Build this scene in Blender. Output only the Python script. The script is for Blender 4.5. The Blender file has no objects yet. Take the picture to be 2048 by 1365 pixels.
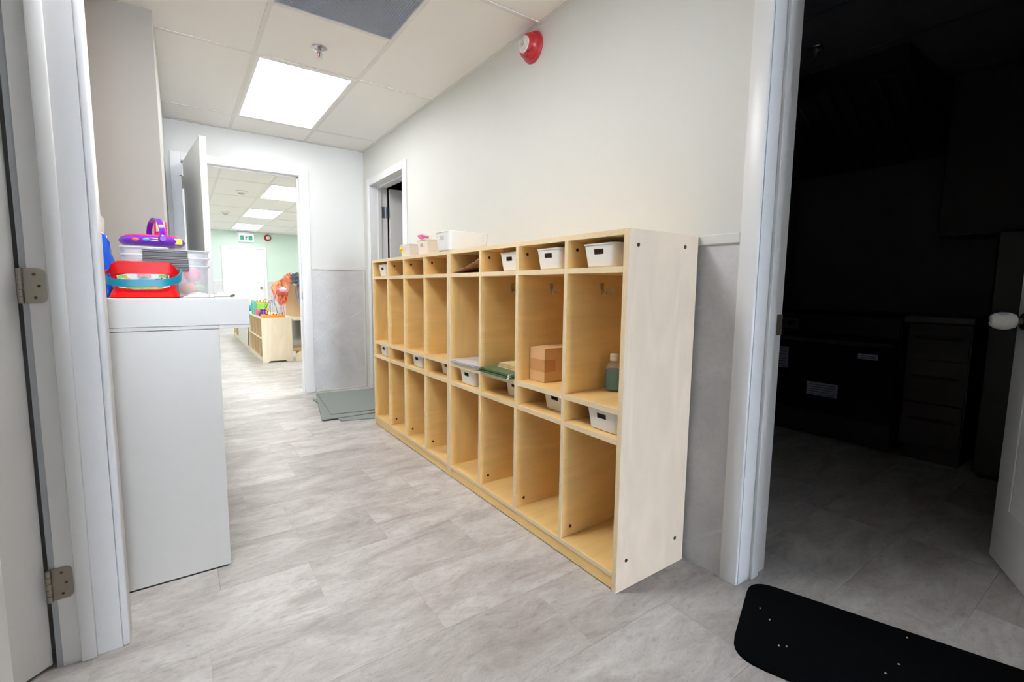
import bpy, bmesh, math, random
from mathutils import Vector, Matrix, noise
random.seed(7)
SC = bpy.context.scene
COL = SC.collection
PI = math.pi

# ------------------------------------------------------------------ camera
F_PX = 933.0936
YAW, PITCH, ROLL = 0.6054, -0.1037, 0.0103
cam = bpy.data.cameras.new('camera')
cam.sensor_width = 36.0
cam.lens = 36.0 * F_PX / 2048.0
cam.shift_x = (1024 - 1007.1716) / 2048.0
cam.shift_y = -(682.5 - 673.8864) / 2048.0
cam.clip_start = 0.02
cam_o = bpy.data.objects.new('camera', cam)
COL.objects.link(cam_o)
fw = Vector((math.sin(YAW) * math.cos(PITCH), math.cos(YAW) * math.cos(PITCH), math.sin(PITCH)))
r0 = Vector((math.cos(YAW), -math.sin(YAW), 0))
u0 = r0.cross(fw)
rr = r0 * math.cos(ROLL) + u0 * math.sin(ROLL)
uu = -r0 * math.sin(ROLL) + u0 * math.cos(ROLL)
cam_o.matrix_world = Matrix(((rr.x, uu.x, -fw.x, 0), (rr.y, uu.y, -fw.y, 0), (rr.z, uu.z, -fw.z, 1.0586), (0, 0, 0, 1)))
SC.camera = cam_o

# ------------------------------------------------------------------ world, exposure, light strengths
L_HALL = 10.3       # 2x4 ceiling panel in the corridor
L_ADDED = 33.0       # unseen square ceiling panel, added to light the lockers and near floor
L_PLAY = 12.0       # panels of the play room
L_DAY = 84.0        # daylight outside the lobby window behind the camera
HALL_COL = (0.98, 0.99, 1.0)
PLAY_COL = (0.99, 0.995, 1.0)
world = bpy.data.worlds.new('world')
SC.world = world
world.use_nodes = True
world.node_tree.nodes['Background'].inputs[0].default_value = (0.74, 0.85, 1.0, 1)
world.node_tree.nodes['Background'].inputs[1].default_value = L_DAY
SC.view_settings.view_transform = 'Standard'
SC.view_settings.look = 'None'
SC.view_settings.gamma = 1.0
SC.view_settings.use_curve_mapping = False
SC.view_settings.exposure = 0.0
WX0, WX1, WZ0, WZ1, Y_END = -0.6, 1.45, 0.25, 2.3, -13.0      # lobby window at the end behind the camera
portal = bpy.data.lights.new('window_portal', 'AREA')
portal.shape = 'RECTANGLE'; portal.size = WX1 - WX0; portal.size_y = WZ1 - WZ0
portal.cycles.is_portal = True
portal_o = bpy.data.objects.new('window_portal', portal); COL.objects.link(portal_o)
portal_o.location = ((WX0 + WX1) / 2, Y_END - 0.06, (WZ0 + WZ1) / 2)
portal_o.rotation_euler = (math.pi / 2, 0, math.pi)

# ------------------------------------------------------------------ materials
def nt_new(name):
    m = bpy.data.materials.new(name); m.use_nodes = True
    nt = m.node_tree
    for n in list(nt.nodes): nt.nodes.remove(n)
    out = nt.nodes.new('ShaderNodeOutputMaterial')
    b = nt.nodes.new('ShaderNodeBsdfPrincipled')
    nt.links.new(b.outputs[0], out.inputs[0])
    return m, nt, b

def c4(c): return (c[0], c[1], c[2], 1.0)
def s2l(r, g, b):
    f = lambda v: (v / 255 / 12.92) if v / 255 <= 0.04045 else ((v / 255 + 0.055) / 1.055) ** 2.4
    return (f(r), f(g), f(b))

def coords(nt, kind='Object', scale=(1, 1, 1), rand=0.0):
    tc = nt.nodes.new('ShaderNodeTexCoord')
    mp = nt.nodes.new('ShaderNodeMapping')
    mp.inputs['Scale'].default_value = scale
    nt.links.new(tc.outputs[kind], mp.inputs['Vector'])
    if rand:
        oi = nt.nodes.new('ShaderNodeObjectInfo')
        mu = nt.nodes.new('ShaderNodeMath'); mu.operation = 'MULTIPLY'; mu.inputs[1].default_value = rand
        nt.links.new(oi.outputs['Random'], mu.inputs[0])
        nt.links.new(mu.outputs[0], mp.inputs['Location'])
    return mp.outputs[0]

def noise_tex(nt, vec, scale, detail=4, rough=0.55, dist=0.0):
    n = nt.nodes.new('ShaderNodeTexNoise')
    n.inputs['Scale'].default_value = scale
    n.inputs['Detail'].default_value = detail
    n.inputs['Roughness'].default_value = rough
    n.inputs['Distortion'].default_value = dist
    nt.links.new(vec, n.inputs['Vector'])
    return n.outputs['Fac']

def ramp(nt, fac, stops):
    r = nt.nodes.new('ShaderNodeValToRGB')
    e = r.color_ramp.elements
    e[0].position, e[0].color = stops[0][0], c4(stops[0][1])
    e[1].position, e[1].color = stops[-1][0], c4(stops[-1][1])
    for p, c in stops[1:-1]:
        x = e.new(p); x.color = c4(c)
    nt.links.new(fac, r.inputs[0])
    return r.outputs[0]

def mixc(nt, fac, a, b, mode='MIX'):
    m = nt.nodes.new('ShaderNodeMix'); m.data_type = 'RGBA'; m.blend_type = mode
    if isinstance(fac, (int, float)): m.inputs[0].default_value = fac
    else: nt.links.new(fac, m.inputs[0])
    for i, v in ((6, a), (7, b)):
        if isinstance(v, tuple): m.inputs[i].default_value = c4(v)
        else: nt.links.new(v, m.inputs[i])
    return m.outputs[2]

def bump(nt, b, h, strength, dist=0.01):
    n = nt.nodes.new('ShaderNodeBump')
    n.inputs['Strength'].default_value = strength
    n.inputs['Distance'].default_value = dist
    nt.links.new(h, n.inputs['Height'])
    nt.links.new(n.outputs[0], b.inputs['Normal'])

def simple(name, col, rough=0.5, metal=0.0, var=0.06, scale=6.0, bmp=0.0, bscale=150.0, emit=0.0, spec=None, coat=0.0):
    m, nt, b = nt_new(name)
    v = coords(nt)
    f = noise_tex(nt, v, scale, 3)
    lo = tuple(max(0, x * (1 - var)) for x in col); hi = tuple(min(1, x * (1 + var)) for x in col)
    nt.links.new(ramp(nt, f, [(0.3, lo), (0.7, hi)]), b.inputs['Base Color'])
    b.inputs['Roughness'].default_value = rough
    b.inputs['Metallic'].default_value = metal
    if spec is not None: b.inputs['Specular IOR Level'].default_value = spec
    if coat: b.inputs['Coat Weight'].default_value = coat
    if bmp: bump(nt, b, noise_tex(nt, v, bscale, 2), bmp, 0.002)
    if emit:
        b.inputs['Emission Color'].default_value = c4(col)
        b.inputs['Emission Strength'].default_value = emit
    return m

def emitter(name, col, strength):
    m, nt, b = nt_new(name)
    b.inputs['Base Color'].default_value = c4((0.9, 0.9, 0.9))
    b.inputs['Emission Color'].default_value = c4(col)
    b.inputs['Emission Strength'].default_value = strength
    return m

def birch(name, axis='Y', light=(0.92, 0.63, 0.26), dark=(0.85, 0.51, 0.16), rand=40.0):
    # birch plywood: fine grain stretched along one axis, wavy figure, pale blotches
    m, nt, b = nt_new(name)
    sc = {'X': (0.9, 14, 14), 'Y': (14, 0.9, 14), 'Z': (14, 14, 0.9)}[axis]
    v = coords(nt, 'Object', sc, rand)
    g = noise_tex(nt, v, 5.0, 6, 0.6, 0.6)
    v2 = coords(nt, 'Object', tuple(0.32 * math.sqrt(x) * 2 for x in sc), rand)
    w = noise_tex(nt, v2, 3.2, 3, 0.5, 1.6)
    c1 = ramp(nt, g, [(0.32, dark), (0.62, light)])
    c2 = ramp(nt, w, [(0.35, tuple(x * 0.93 for x in light)), (0.55, light), (0.68, tuple(min(1, x * 1.06) for x in light))])
    col = mixc(nt, 0.72, c1, c2)
    nt.links.new(col, b.inputs['Base Color'])
    b.inputs['Roughness'].default_value = 0.38
    b.inputs['Specular IOR Level'].default_value = 0.4
    bump(nt, b, g, 0.04, 0.001)
    return m

def ply_edge(name):
    # plywood edge: thin stacked plies
    m, nt, b = nt_new(name)
    v = coords(nt, 'Object', (300, 300, 300), 3.0)
    wv = noise_tex(nt, v, 1.0, 1)
    v2 = coords(nt, 'Object', (2, 2, 2), 9.0)
    w2 = noise_tex(nt, v2, 2.0, 3)
    a = ramp(nt, wv, [(0.35, (0.72, 0.55, 0.33)), (0.65, (0.87, 0.71, 0.47))])
    c = ramp(nt, w2, [(0.3, (0.78, 0.60, 0.36)), (0.7, (0.88, 0.71, 0.46))])
    nt.links.new(mixc(nt, 0.5, a, c), b.inputs['Base Color'])
    b.inputs['Roughness'].default_value = 0.5
    return m

def floor_mat(name, island=False):
    m, nt, b = nt_new(name)
    if island:
        geo = nt.nodes.new('ShaderNodeNewGeometry'); rnd = geo.outputs['Random Per Island']
    else:
        oi = nt.nodes.new('ShaderNodeObjectInfo'); rnd = oi.outputs['Random']
    tc = nt.nodes.new('ShaderNodeTexCoord')
    def vec(scale):
        mp = nt.nodes.new('ShaderNodeMapping'); mp.inputs['Scale'].default_value = scale
        mu = nt.nodes.new('ShaderNodeMath'); mu.operation = 'MULTIPLY'; mu.inputs[1].default_value = 57.0
        nt.links.new(rnd, mu.inputs[0]); nt.links.new(mu.outputs[0], mp.inputs['Location'])
        nt.links.new(tc.outputs['Object'], mp.inputs['Vector'])
        return mp.outputs[0]
    a = noise_tex(nt, vec((1.3, 3.4, 4)), 2.6, 8, 0.68, 0.7)
    f = noise_tex(nt, vec((6, 14, 10)), 5.0, 7, 0.75, 0.5)
    g = noise_tex(nt, vec((60, 60, 60)), 5.0, 2, 0.6)
    base = ramp(nt, a, [(0.30, s2l(168, 161, 158)), (0.5, s2l(198, 193, 190)), (0.70, s2l(221, 218, 216))])
    fine = ramp(nt, f, [(0.28, (0.60, 0.58, 0.57)), (0.45, (0.97, 0.97, 0.97)), (0.72, (1.12, 1.12, 1.12))])
    c = mixc(nt, 0.85, base, fine, 'MULTIPLY')
    grain = ramp(nt, g, [(0.3, (0.9, 0.9, 0.9)), (0.7, (1.06, 1.06, 1.06))])
    c = mixc(nt, 0.6, c, grain, 'MULTIPLY')
    tone = ramp(nt, rnd, [(0.0, (0.87, 0.865, 0.86)), (1.0, (1.08, 1.08, 1.08))])
    c = mixc(nt, 1.0, c, tone, 'MULTIPLY')
    nt.links.new(c, b.inputs['Base Color'])
    rgh = nt.nodes.new('ShaderNodeMapRange')
    rgh.inputs['To Min'].default_value = 0.30; rgh.inputs['To Max'].default_value = 0.46
    nt.links.new(f, rgh.inputs['Value']); nt.links.new(rgh.outputs[0], b.inputs['Roughness'])
    bump(nt, b, f, 0.06, 0.002)
    return m

def stone_panel(name):
    # grey wall panel with thin pale diagonal veins
    m, nt, b = nt_new(name)
    v = coords(nt, 'Object', (1, 1, 1))
    cl = noise_tex(nt, v, 3.0, 6, 0.65, 0.4)
    fi = noise_tex(nt, v, 60.0, 4, 0.7)
    base = ramp(nt, cl, [(0.3, s2l(198, 197, 198)), (0.7, s2l(222, 221, 221))])
    base = mixc(nt, 0.5, base, ramp(nt, fi, [(0.3, (0.86, 0.86, 0.87)), (0.7, (1.05, 1.05, 1.05))]), 'MULTIPLY')
    mp = nt.nodes.new('ShaderNodeMapping')
    tc = nt.nodes.new('ShaderNodeTexCoord')
    mp.inputs['Rotation'].default_value = (0.55, 0.5, 0)
    mp.inputs['Scale'].default_value = (1, 1, 1)
    nt.links.new(tc.outputs['Object'], mp.inputs['Vector'])
    wv = nt.nodes.new('ShaderNodeTexWave'); wv.wave_type = 'BANDS'; wv.bands_direction = 'Z'
    wv.inputs['Scale'].default_value = 1.35; wv.inputs['Distortion'].default_value = 2.6
    wv.inputs['Detail'].default_value = 3.0; wv.inputs['Detail Scale'].default_value = 0.8
    nt.links.new(mp.outputs[0], wv.inputs['Vector'])
    vein = ramp(nt, wv.outputs['Fac'], [(0.0, (1, 1, 1)), (0.004, (0.5, 0.5, 0.5)), (0.012, (0, 0, 0))])
    spot = ramp(nt, noise_tex(nt, v, 5.0, 2), [(0.45, (0, 0, 0)), (0.6, (0.55, 0.55, 0.55))])
    vein = mixc(nt, 1.0, vein, spot, 'MULTIPLY')
    nt.links.new(mixc(nt, vein, base, s2l(232, 232, 232)), b.inputs['Base Color'])
    b.inputs['Roughness'].default_value = 0.42
    bump(nt, b, fi, 0.05, 0.001)
    return m

def ceil_mat(name, col):
    m, nt, b = nt_new(name)
    v = coords(nt, 'Object', (1, 1, 1), 30.0)
    n = noise_tex(nt, v, 190.0, 3, 0.7)
    w = noise_tex(nt, v, 1.5, 2)
    c = mixc(nt, 0.5, ramp(nt, n, [(0.30, tuple(x * 0.90 for x in col)), (0.42, col)]), ramp(nt, w, [(0.3, tuple(x * .97 for x in col)), (.7, col)]))
    nt.links.new(c, b.inputs['Base Color'])
    b.inputs['Roughness'].default_value = 0.85
    bump(nt, b, n, 0.2, 0.002)
    return m

def rib_carpet(name, col):
    m, nt, b = nt_new(name)
    mp = nt.nodes.new('ShaderNodeMapping'); tc = nt.nodes.new('ShaderNodeTexCoord')
    mp.inputs['Rotation'].default_value = (0, 0, 0.9)
    nt.links.new(tc.outputs['Object'], mp.inputs['Vector'])
    wv = nt.nodes.new('ShaderNodeTexWave'); wv.inputs['Scale'].default_value = 22.0
    wv.inputs['Distortion'].default_value = 0.6; wv.inputs['Detail'].default_value = 2
    nt.links.new(mp.outputs[0], wv.inputs['Vector'])
    n = noise_tex(nt, mp.outputs[0], 300, 3)
    c = ramp(nt, wv.outputs['Fac'], [(0.1, tuple(x * 0.78 for x in col)), (0.9, tuple(x * 1.1 for x in col))])
    c = mixc(nt, 0.35, c, ramp(nt, n, [(0.3, tuple(x * 0.6 for x in col)), (0.7, tuple(x * 1.3 for x in col))]))
    nt.links.new(c, b.inputs['Base Color'])
    b.inputs['Roughness'].default_value = 0.9
    bump(nt, b, wv.outputs['Fac'], 0.3, 0.003)
    return m

def clear_plastic(name, tint=(0.93, 0.94, 0.97), body=0.30, rough=0.2):
    m = bpy.data.materials.new(name); m.use_nodes = True
    nt = m.node_tree
    for n in list(nt.nodes): nt.nodes.remove(n)
    out = nt.nodes.new('ShaderNodeOutputMaterial')
    tr = nt.nodes.new('ShaderNodeBsdfTransparent'); tr.inputs[0].default_value = c4((0.97, 0.97, 0.985))
    pr = nt.nodes.new('ShaderNodeBsdfPrincipled')
    f = noise_tex(nt, coords(nt), 20.0, 2)
    nt.links.new(ramp(nt, f, [(0.3, tuple(x * 0.95 for x in tint)), (0.7, tint)]), pr.inputs['Base Color'])
    pr.inputs['Roughness'].default_value = rough
    mx = nt.nodes.new('ShaderNodeMixShader'); mx.inputs[0].default_value = body
    nt.links.new(tr.outputs[0], mx.inputs[1]); nt.links.new(pr.outputs[0], mx.inputs[2])
    nt.links.new(mx.outputs[0], out.inputs[0])
    return m

M = {}
M['wall'] = simple('wall_paint', s2l(222, 222, 218), 0.55, var=0.012, scale=1.5, bmp=0.05, bscale=220)
M['wall_shade'] = simple('wall_paint_shade', s2l(164, 157, 149), 0.6, var=0.012, scale=1.5, bmp=0.05, bscale=220)  # wall paint darkened to stand for shade on the boxing front
M['wall_green'] = simple('wall_paint_mint', s2l(206, 224, 213), 0.6, var=0.012, scale=1.5, bmp=0.05, bscale=220)
M['wall_dark'] = simple('wall_paint_kitchen_shade', s2l(70, 72, 80), 0.7, var=0.03, scale=1.5)  # true colour unknown, darkened so the unlit kitchen stays dark
M['trim'] = simple('trim_paint', s2l(240, 240, 240), 0.32, var=0.01, scale=3)
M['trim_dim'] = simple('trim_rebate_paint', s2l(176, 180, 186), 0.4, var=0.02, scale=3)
M['rail'] = simple('rail_paint', s2l(226, 225, 221), 0.4, var=0.01, scale=3)
M['door'] = simple('door_paint', s2l(236, 236, 235), 0.38, var=0.012, scale=2, bmp=0.04, bscale=260)
M['stone'] = stone_panel('wainscot_stone')
M['floor'] = floor_mat('vinyl_plank')
M['floor_far'] = floor_mat('vinyl_plank_far', True)
M['joint'] = simple('floor_joint', s2l(150, 144, 142), 0.8)
M['tile'] = ceil_mat('ceiling_tile', s2l(247, 245, 241))
M['tile_kitchen'] = ceil_mat('ceiling_tile_kitchen_shade', s2l(90, 90, 96))  # ceiling tile darkened to stand for the unlit kitchen
M['bar'] = simple('ceiling_bar_metal', s2l(232, 230, 226), 0.45, var=0.01)
M['bar_kitchen'] = simple('ceiling_bar_shade', s2l(70, 70, 76), 0.6)  # light bar metal darkened to stand for the dim kitchen
M['lamp_frame'] = simple('lamp_frame_paint', s2l(238, 238, 236), 0.4, var=0.01)
M['light_hall'] = emitter('lamp_glow_hall', HALL_COL, L_HALL)
M['light_added'] = emitter('lamp_glow_added', HALL_COL, L_ADDED)
M['light_play'] = emitter('lamp_glow_play', PLAY_COL, L_PLAY)
M['grille'] = simple('grille_grey', s2l(176, 184, 200), 0.5, metal=0.0, var=0.03)
M['duct'] = simple('duct_dark', s2l(60, 66, 84), 0.8)
M['birch_x'] = birch('birch_ply_across', 'X')
M['birch_y'] = birch('birch_ply_along', 'Y')
M['birch_z'] = birch('birch_ply_upright', 'Z')
M['birch_end'] = birch('birch_ply_end', 'Z', (0.93, 0.765, 0.60), (0.915, 0.74, 0.565))
M['edge'] = ply_edge('ply_edge')
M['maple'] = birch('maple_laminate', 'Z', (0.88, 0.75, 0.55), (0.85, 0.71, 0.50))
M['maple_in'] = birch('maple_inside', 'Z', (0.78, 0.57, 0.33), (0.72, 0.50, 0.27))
M['screw'] = simple('screw_brown', s2l(70, 52, 38), 0.4, metal=0.6)
M['chrome'] = simple('chrome', s2l(205, 205, 205), 0.16, metal=1.0, var=0.02)
M['nickel'] = simple('satin_nickel', s2l(150, 143, 132), 0.36, metal=1.0, var=0.05, scale=30)
M['steel'] = simple('zinc_steel', s2l(170, 176, 184), 0.35, metal=0.9, var=0.05)
M['white_plastic'] = simple('white_plastic', s2l(238, 236, 231), 0.42, var=0.01)
M['pale_plastic'] = simple('pale_pink_plastic', s2l(240, 230, 226), 0.42, var=0.01)
M['white_lam'] = simple('white_laminate', s2l(212, 208, 202), 0.33, var=0.008, scale=2)
M['card'] = simple('cardboard', s2l(222, 178, 130), 0.75, var=0.05, scale=12)
M['tape'] = simple('packing_tape', s2l(200, 150, 100), 0.3, var=0.04, scale=20)
M['green_file'] = simple('green_card', s2l(92, 116, 80), 0.6, var=0.06, scale=20)
M['manila'] = simple('manila_card', s2l(240, 216, 164), 0.6, var=0.03, scale=20)
M['brown_cloth'] = simple('brown_paper', s2l(176, 140, 112), 0.75, var=0.08, scale=30)
M['yellow'] = simple('yellow_plastic', s2l(240, 205, 40), 0.4)
M['lime'] = simple('lime_plastic', s2l(158, 232, 60), 0.4)
M['pink'] = simple('pink_plastic', s2l(238, 120, 170), 0.4)
M['hot_pink'] = simple('hot_pink_plastic', s2l(236, 20, 120), 0.3)
M['red'] = simple('red_plastic', s2l(232, 10, 14), 0.36, var=0.03, spec=0.3)
M['red_alarm'] = simple('alarm_red', s2l(176, 30, 40), 0.32, var=0.03)
M['teal'] = simple('teal_plastic', s2l(0, 138, 170), 0.38)
M['purple'] = simple('purple_plastic', s2l(112, 36, 178), 0.25, var=0.04, coat=0.3)
M['blue_bag'] = simple('blue_film', s2l(0, 84, 208), 0.18, var=0.1, scale=10, coat=0.4)
M['blue'] = simple('blue_plastic', s2l(60, 160, 225), 0.35)
M['orange'] = simple('orange_plastic', s2l(240, 110, 40), 0.4)
M['orange_wood'] = simple('orange_wood', s2l(246, 158, 30), 0.4, var=0.05)
M['aqua'] = simple('aqua_plastic', s2l(90, 190, 190), 0.4)
M['grey_slat'] = simple('charcoal_plastic', s2l(76, 73, 76), 0.42, var=0.05, scale=14)
M['grey_edge'] = simple('grey_rim_plastic', s2l(140, 138, 140), 0.4)
M['grey_cloth'] = simple('grey_cloth', s2l(196, 198, 206), 0.8, var=0.05, scale=14)
M['peach'] = simple('peach_plastic', s2l(232, 150, 96), 0.45)
M['sage'] = simple('sage_plastic', s2l(150, 190, 130), 0.45)
M['rose'] = simple('rose_plastic', s2l(224, 110, 140), 0.45)
M['clear'] = clear_plastic('clear_plastic', body=0.25)
M['clear_lid'] = clear_plastic('clear_sleeve', body=0.72, rough=0.25)
M['bottle'] = clear_plastic('bottle_plastic', tint=(0.75, 0.85, 0.8), body=0.18, rough=0.08)
M['soap'] = simple('teal_soap', s2l(0, 108, 108), 0.15, var=0.05)
M['label_cream'] = simple('label_cream', s2l(196, 186, 110), 0.5)
M['black_mat'] = simple('black_rubber_mat', s2l(5, 6, 8), 0.95, var=0.25, scale=120, spec=0.06)
M['black'] = simple('black_plastic', s2l(16, 16, 18), 0.4)
M['black_glass'] = simple('black_glass', s2l(6, 6, 7), 0.2)
M['carpet'] = rib_carpet('green_rib_carpet', s2l(150, 157, 152))
M['mat_back'] = simple('mat_backing', s2l(74, 82, 80), 0.9)
M['crumb'] = simple('crumb', s2l(220, 190, 150), 0.8)
M['exit_green'] = simple('exit_green', s2l(40, 160, 120), 0.5)
M['exit_white'] = simple('exit_white', s2l(240, 246, 244), 0.5, emit=0.25)
M['ink'] = simple('dark_ink', s2l(40, 44, 60), 0.6)
M['lens'] = simple('lens_clear', s2l(214, 208, 206), 0.08, var=0.18, scale=60)
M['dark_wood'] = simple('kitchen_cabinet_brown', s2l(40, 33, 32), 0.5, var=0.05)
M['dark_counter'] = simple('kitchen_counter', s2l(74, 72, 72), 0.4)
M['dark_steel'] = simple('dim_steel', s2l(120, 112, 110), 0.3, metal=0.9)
M['sticker'] = simple('sticker_white', s2l(150, 155, 175), 0.6)
M['paper'] = simple('paper_white', s2l(235, 235, 235), 0.7)
M['sticker_green'] = simple('sticker_green', s2l(130, 190, 60), 0.5, var=0.4, scale=40)
M['curtain'] = simple('grey_curtain', s2l(186, 190, 200), 0.8, var=0.04)
M['mirror'] = simple('acrylic_mirror', s2l(214, 210, 204), 0.12, metal=0.85, var=0.04, scale=3)
M['jacket'] = simple('slate_fabric', s2l(104, 114, 124), 0.55, var=0.45, scale=34)
m_, nt_, b_ = nt_new('orange_cloth')
_v = coords(nt_, 'Object', (1, 1, 1))
nt_.links.new(ramp(nt_, noise_tex(nt_, _v, 13.0, 3, 0.6, 1.2), [(0.36, s2l(222, 66, 34)), (0.45, s2l(240, 128, 80)), (0.55, s2l(250, 178, 142)), (0.68, s2l(248, 222, 160))]), b_.inputs['Base Color'])
b_.inputs['Roughness'].default_value = 0.75
M['orange_cloth'] = m_
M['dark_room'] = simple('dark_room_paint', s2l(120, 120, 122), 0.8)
M['mdf'] = simple('laptop_screen', s2l(180, 176, 120), 0.3, var=0.3, scale=40)

# ------------------------------------------------------------------ mesh helpers
WL = {}
def wl(o):
    while o is not None:
        if o.name in WL: return WL[o.name]
        o = o.parent
    return Vector((0, 0, 0))

class B:
    """collects shapes into one bmesh"""
    def __init__(s): s.bm = bmesh.new()
    def box(s, x0, x1, y0, y1, z0, z1, bev=0.0, seg=1, rot=None, c=None):
        t = bmesh.new()
        bmesh.ops.create_cube(t, size=1.0)
        for v in t.verts:
            v.co = Vector(((x0 + x1) / 2 + v.co.x * (x1 - x0), (y0 + y1) / 2 + v.co.y * (y1 - y0), (z0 + z1) / 2 + v.co.z * (z1 - z0)))
        if bev: bmesh.ops.bevel(t, geom=t.edges[:], offset=bev, segments=seg, affect='EDGES', profile=0.5)
        s._add(t, rot, c); return s
    def _add(s, t, rot=None, c=None, mi=0):
        if rot is not None:
            cc = Vector(c) if c is not None else Vector((0, 0, 0))
            for v in t.verts: v.co = rot @ (v.co - cc) + cc
        mp = {}
        for v in t.verts: mp[v] = s.bm.verts.new(v.co)
        for f in t.faces:
            try:
                nf = s.bm.faces.new([mp[v] for v in f.verts]); nf.smooth = f.smooth; nf.material_index = f.material_index
            except ValueError: pass
        t.free()
    def loft(s, rings, cap0=True, cap1=True, smooth=True, closed=True):
        vs = [[s.bm.verts.new(p) for p in r] for r in rings]
        n = len(vs[0])
        for a, b in zip(vs[:-1], vs[1:]):
            for i in range(n if closed else n - 1):
                j = (i + 1) % n
                f = s.bm.faces.new((a[i], a[j], b[j], b[i])); f.smooth = smooth
        if cap0: s.bm.faces.new(list(reversed(vs[0])))
        if cap1: s.bm.faces.new(vs[-1])
        return s
    def cyl(s, p0, p1, r0, r1=None, n=16, smooth=True, caps=True):
        p0, p1 = Vector(p0), Vector(p1); r1 = r0 if r1 is None else r1
        d = (p1 - p0).normalized()
        a = d.orthogonal().normalized(); b = d.cross(a)
        ring = lambda p, r: [p + a * (r * math.cos(2 * PI * i / n)) + b * (r * math.sin(2 * PI * i / n)) for i in range(n)]
        return s.loft([ring(p0, r0), ring(p1, r1)], caps, caps, smooth)
    def lathe(s, prof, c, axis=(0, 0, 1), n=24, cap0=True, cap1=True):
        d = Vector(axis).normalized(); a = d.orthogonal().normalized(); b = d.cross(a); c = Vector(c)
        rings = [[c + d * h + a * (r * math.cos(2 * PI * i / n)) + b * (r * math.sin(2 * PI * i / n)) for i in range(n)] for r, h in prof]
        return s.loft(rings, cap0, cap1)
    def tube(s, pts, r, n=8, caps=True, closed=False):
        pts = [Vector(p) for p in pts]
        rings = []; up = None
        for i, p in enumerate(pts):
            t = (pts[min(i + 1, len(pts) - 1)] - pts[max(i - 1, 0)]).normalized()
            if up is None: up = t.orthogonal().normalized()
            up = (up - t * up.dot(t)).normalized(); bb = t.cross(up)
            rings.append([p + up * (r * math.cos(2 * PI * k / n)) + bb * (r * math.sin(2 * PI * k / n)) for k in range(n)])
        return s.loft(rings, caps, caps)
    def band(s, pts, w, th, updir):
        """flat strap along pts: width w along updir, thickness th outwards"""
        pts = [Vector(p) for p in pts]; rings = []
        for i, p in enumerate(pts):
            t = (pts[min(i + 1, len(pts) - 1)] - pts[max(i - 1, 0)]).normalized()
            u = Vector(updir); u = (u - t * u.dot(t)).normalized(); o = t.cross(u)
            rings.append([p + u * w / 2 + o * th / 2, p - u * w / 2 + o * th / 2, p - u * w / 2 - o * th / 2, p + u * w / 2 - o * th / 2])
        return s.loft(rings, True, True, False)
    def prism(s, poly, axis, a, b, bev=0.0):
        """poly: 2D points; axis 'x','y' or 'z' is the extrusion axis"""
        def P(u, v, w): return {'x': (w, u, v), 'y': (u, w, v), 'z': (u, v, w)}[axis]
        t = bmesh.new()
        v0 = [t.verts.new(P(u, v, a)) for u, v in poly]; v1 = [t.verts.new(P(u, v, b)) for u, v in poly]
        t.faces.new(v0); t.faces.new(list(reversed(v1)))
        n = len(poly)
        for i in range(n): t.faces.new((v0[(i + 1) % n], v0[i], v1[i], v1[(i + 1) % n]))
        bmesh.ops.recalc_face_normals(t, faces=t.faces[:])
        if bev: bmesh.ops.bevel(t, geom=t.edges[:], offset=bev, segments=1, affect='EDGES')
        s._add(t); return s
    def sphere(s, c, r, sc=(1, 1, 1), sub=2, jit=0.0, seed=0, freq=6.0):
        t = bmesh.new(); bmesh.ops.create_icosphere(t, subdivisions=sub, radius=1.0)
        for v in t.verts:
            k = 1.0
            if jit: k += jit * noise.noise(v.co * freq * 0.35 + Vector((seed * 7.1, seed * 3.3, 0)))
            v.co = Vector((c[0] + v.co.x * r * sc[0] * k, c[1] + v.co.y * r * sc[1] * k, c[2] + v.co.z * r * sc[2] * k))
        for f in t.faces: f.smooth = True
        s._add(t); return s
    def grid(s, fn, nu, nv, th=0.0, smooth=True):
        """surface fn(u,v)->point; th gives it thickness along normals"""
        t = bmesh.new()
        vs = [[t.verts.new(fn(i / nu, j / nv)) for j in range(nv + 1)] for i in range(nu + 1)]
        for i in range(nu):
            for j in range(nv):
                f = t.faces.new((vs[i][j], vs[i + 1][j], vs[i + 1][j + 1], vs[i][j + 1])); f.smooth = smooth
        t.normal_update()
        if th: bmesh.ops.solidify(t, geom=t.faces[:], thickness=th)
        for f in t.faces: f.smooth = smooth
        s._add(t); return s
    def mesh(s, name, ang=35):
        bmesh.ops.recalc_face_normals(s.bm, faces=s.bm.faces[:])
        me = bpy.data.meshes.new(name); s.bm.to_mesh(me); s.bm.free()
        try: me.set_sharp_from_angle(angle=math.radians(ang))
        except Exception: pass
        return me

def part(name, b, mat, parent=None, label=None, kind=None, ang=35):
    off = wl(parent)
    if off.length: 
        for v in b.bm.verts: v.co -= off
    me = b.mesh(name, ang)
    for m in (mat if isinstance(mat, (list, tuple)) else [mat]): me.materials.append(m)
    o = bpy.data.objects.new(name, me); COL.objects.link(o)
    if parent is not None: o.parent = parent
    if label: o['label'] = label
    if kind: o['kind'] = kind
    return o

def tag(o, label=None, cat=None, group=None, kind=None):
    if label: o['label'] = label
    if cat: o['category'] = cat
    if group: o['group'] = group
    if kind: o['kind'] = kind
    return o

def thing(name, label, cat, loc=(0, 0, 0), group=None):
    o = bpy.data.objects.new(name, None); COL.objects.link(o)
    o.empty_display_size = 0.05
    o.location = loc; WL[o.name] = Vector(loc)
    return tag(o, label, cat, group)

def solo(name, b, mat, label, cat, group=None, ang=35):
    return tag(part(name, b, mat, None, None, None, ang), label, cat, group)

def struct(name, b=None, mat=None, ang=35):
    if b is None:
        o = bpy.data.objects.new(name, None); COL.objects.link(o)
    else: o = part(name, b, mat, None, None, None, ang)
    o['kind'] = 'structure'
    return o

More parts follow.
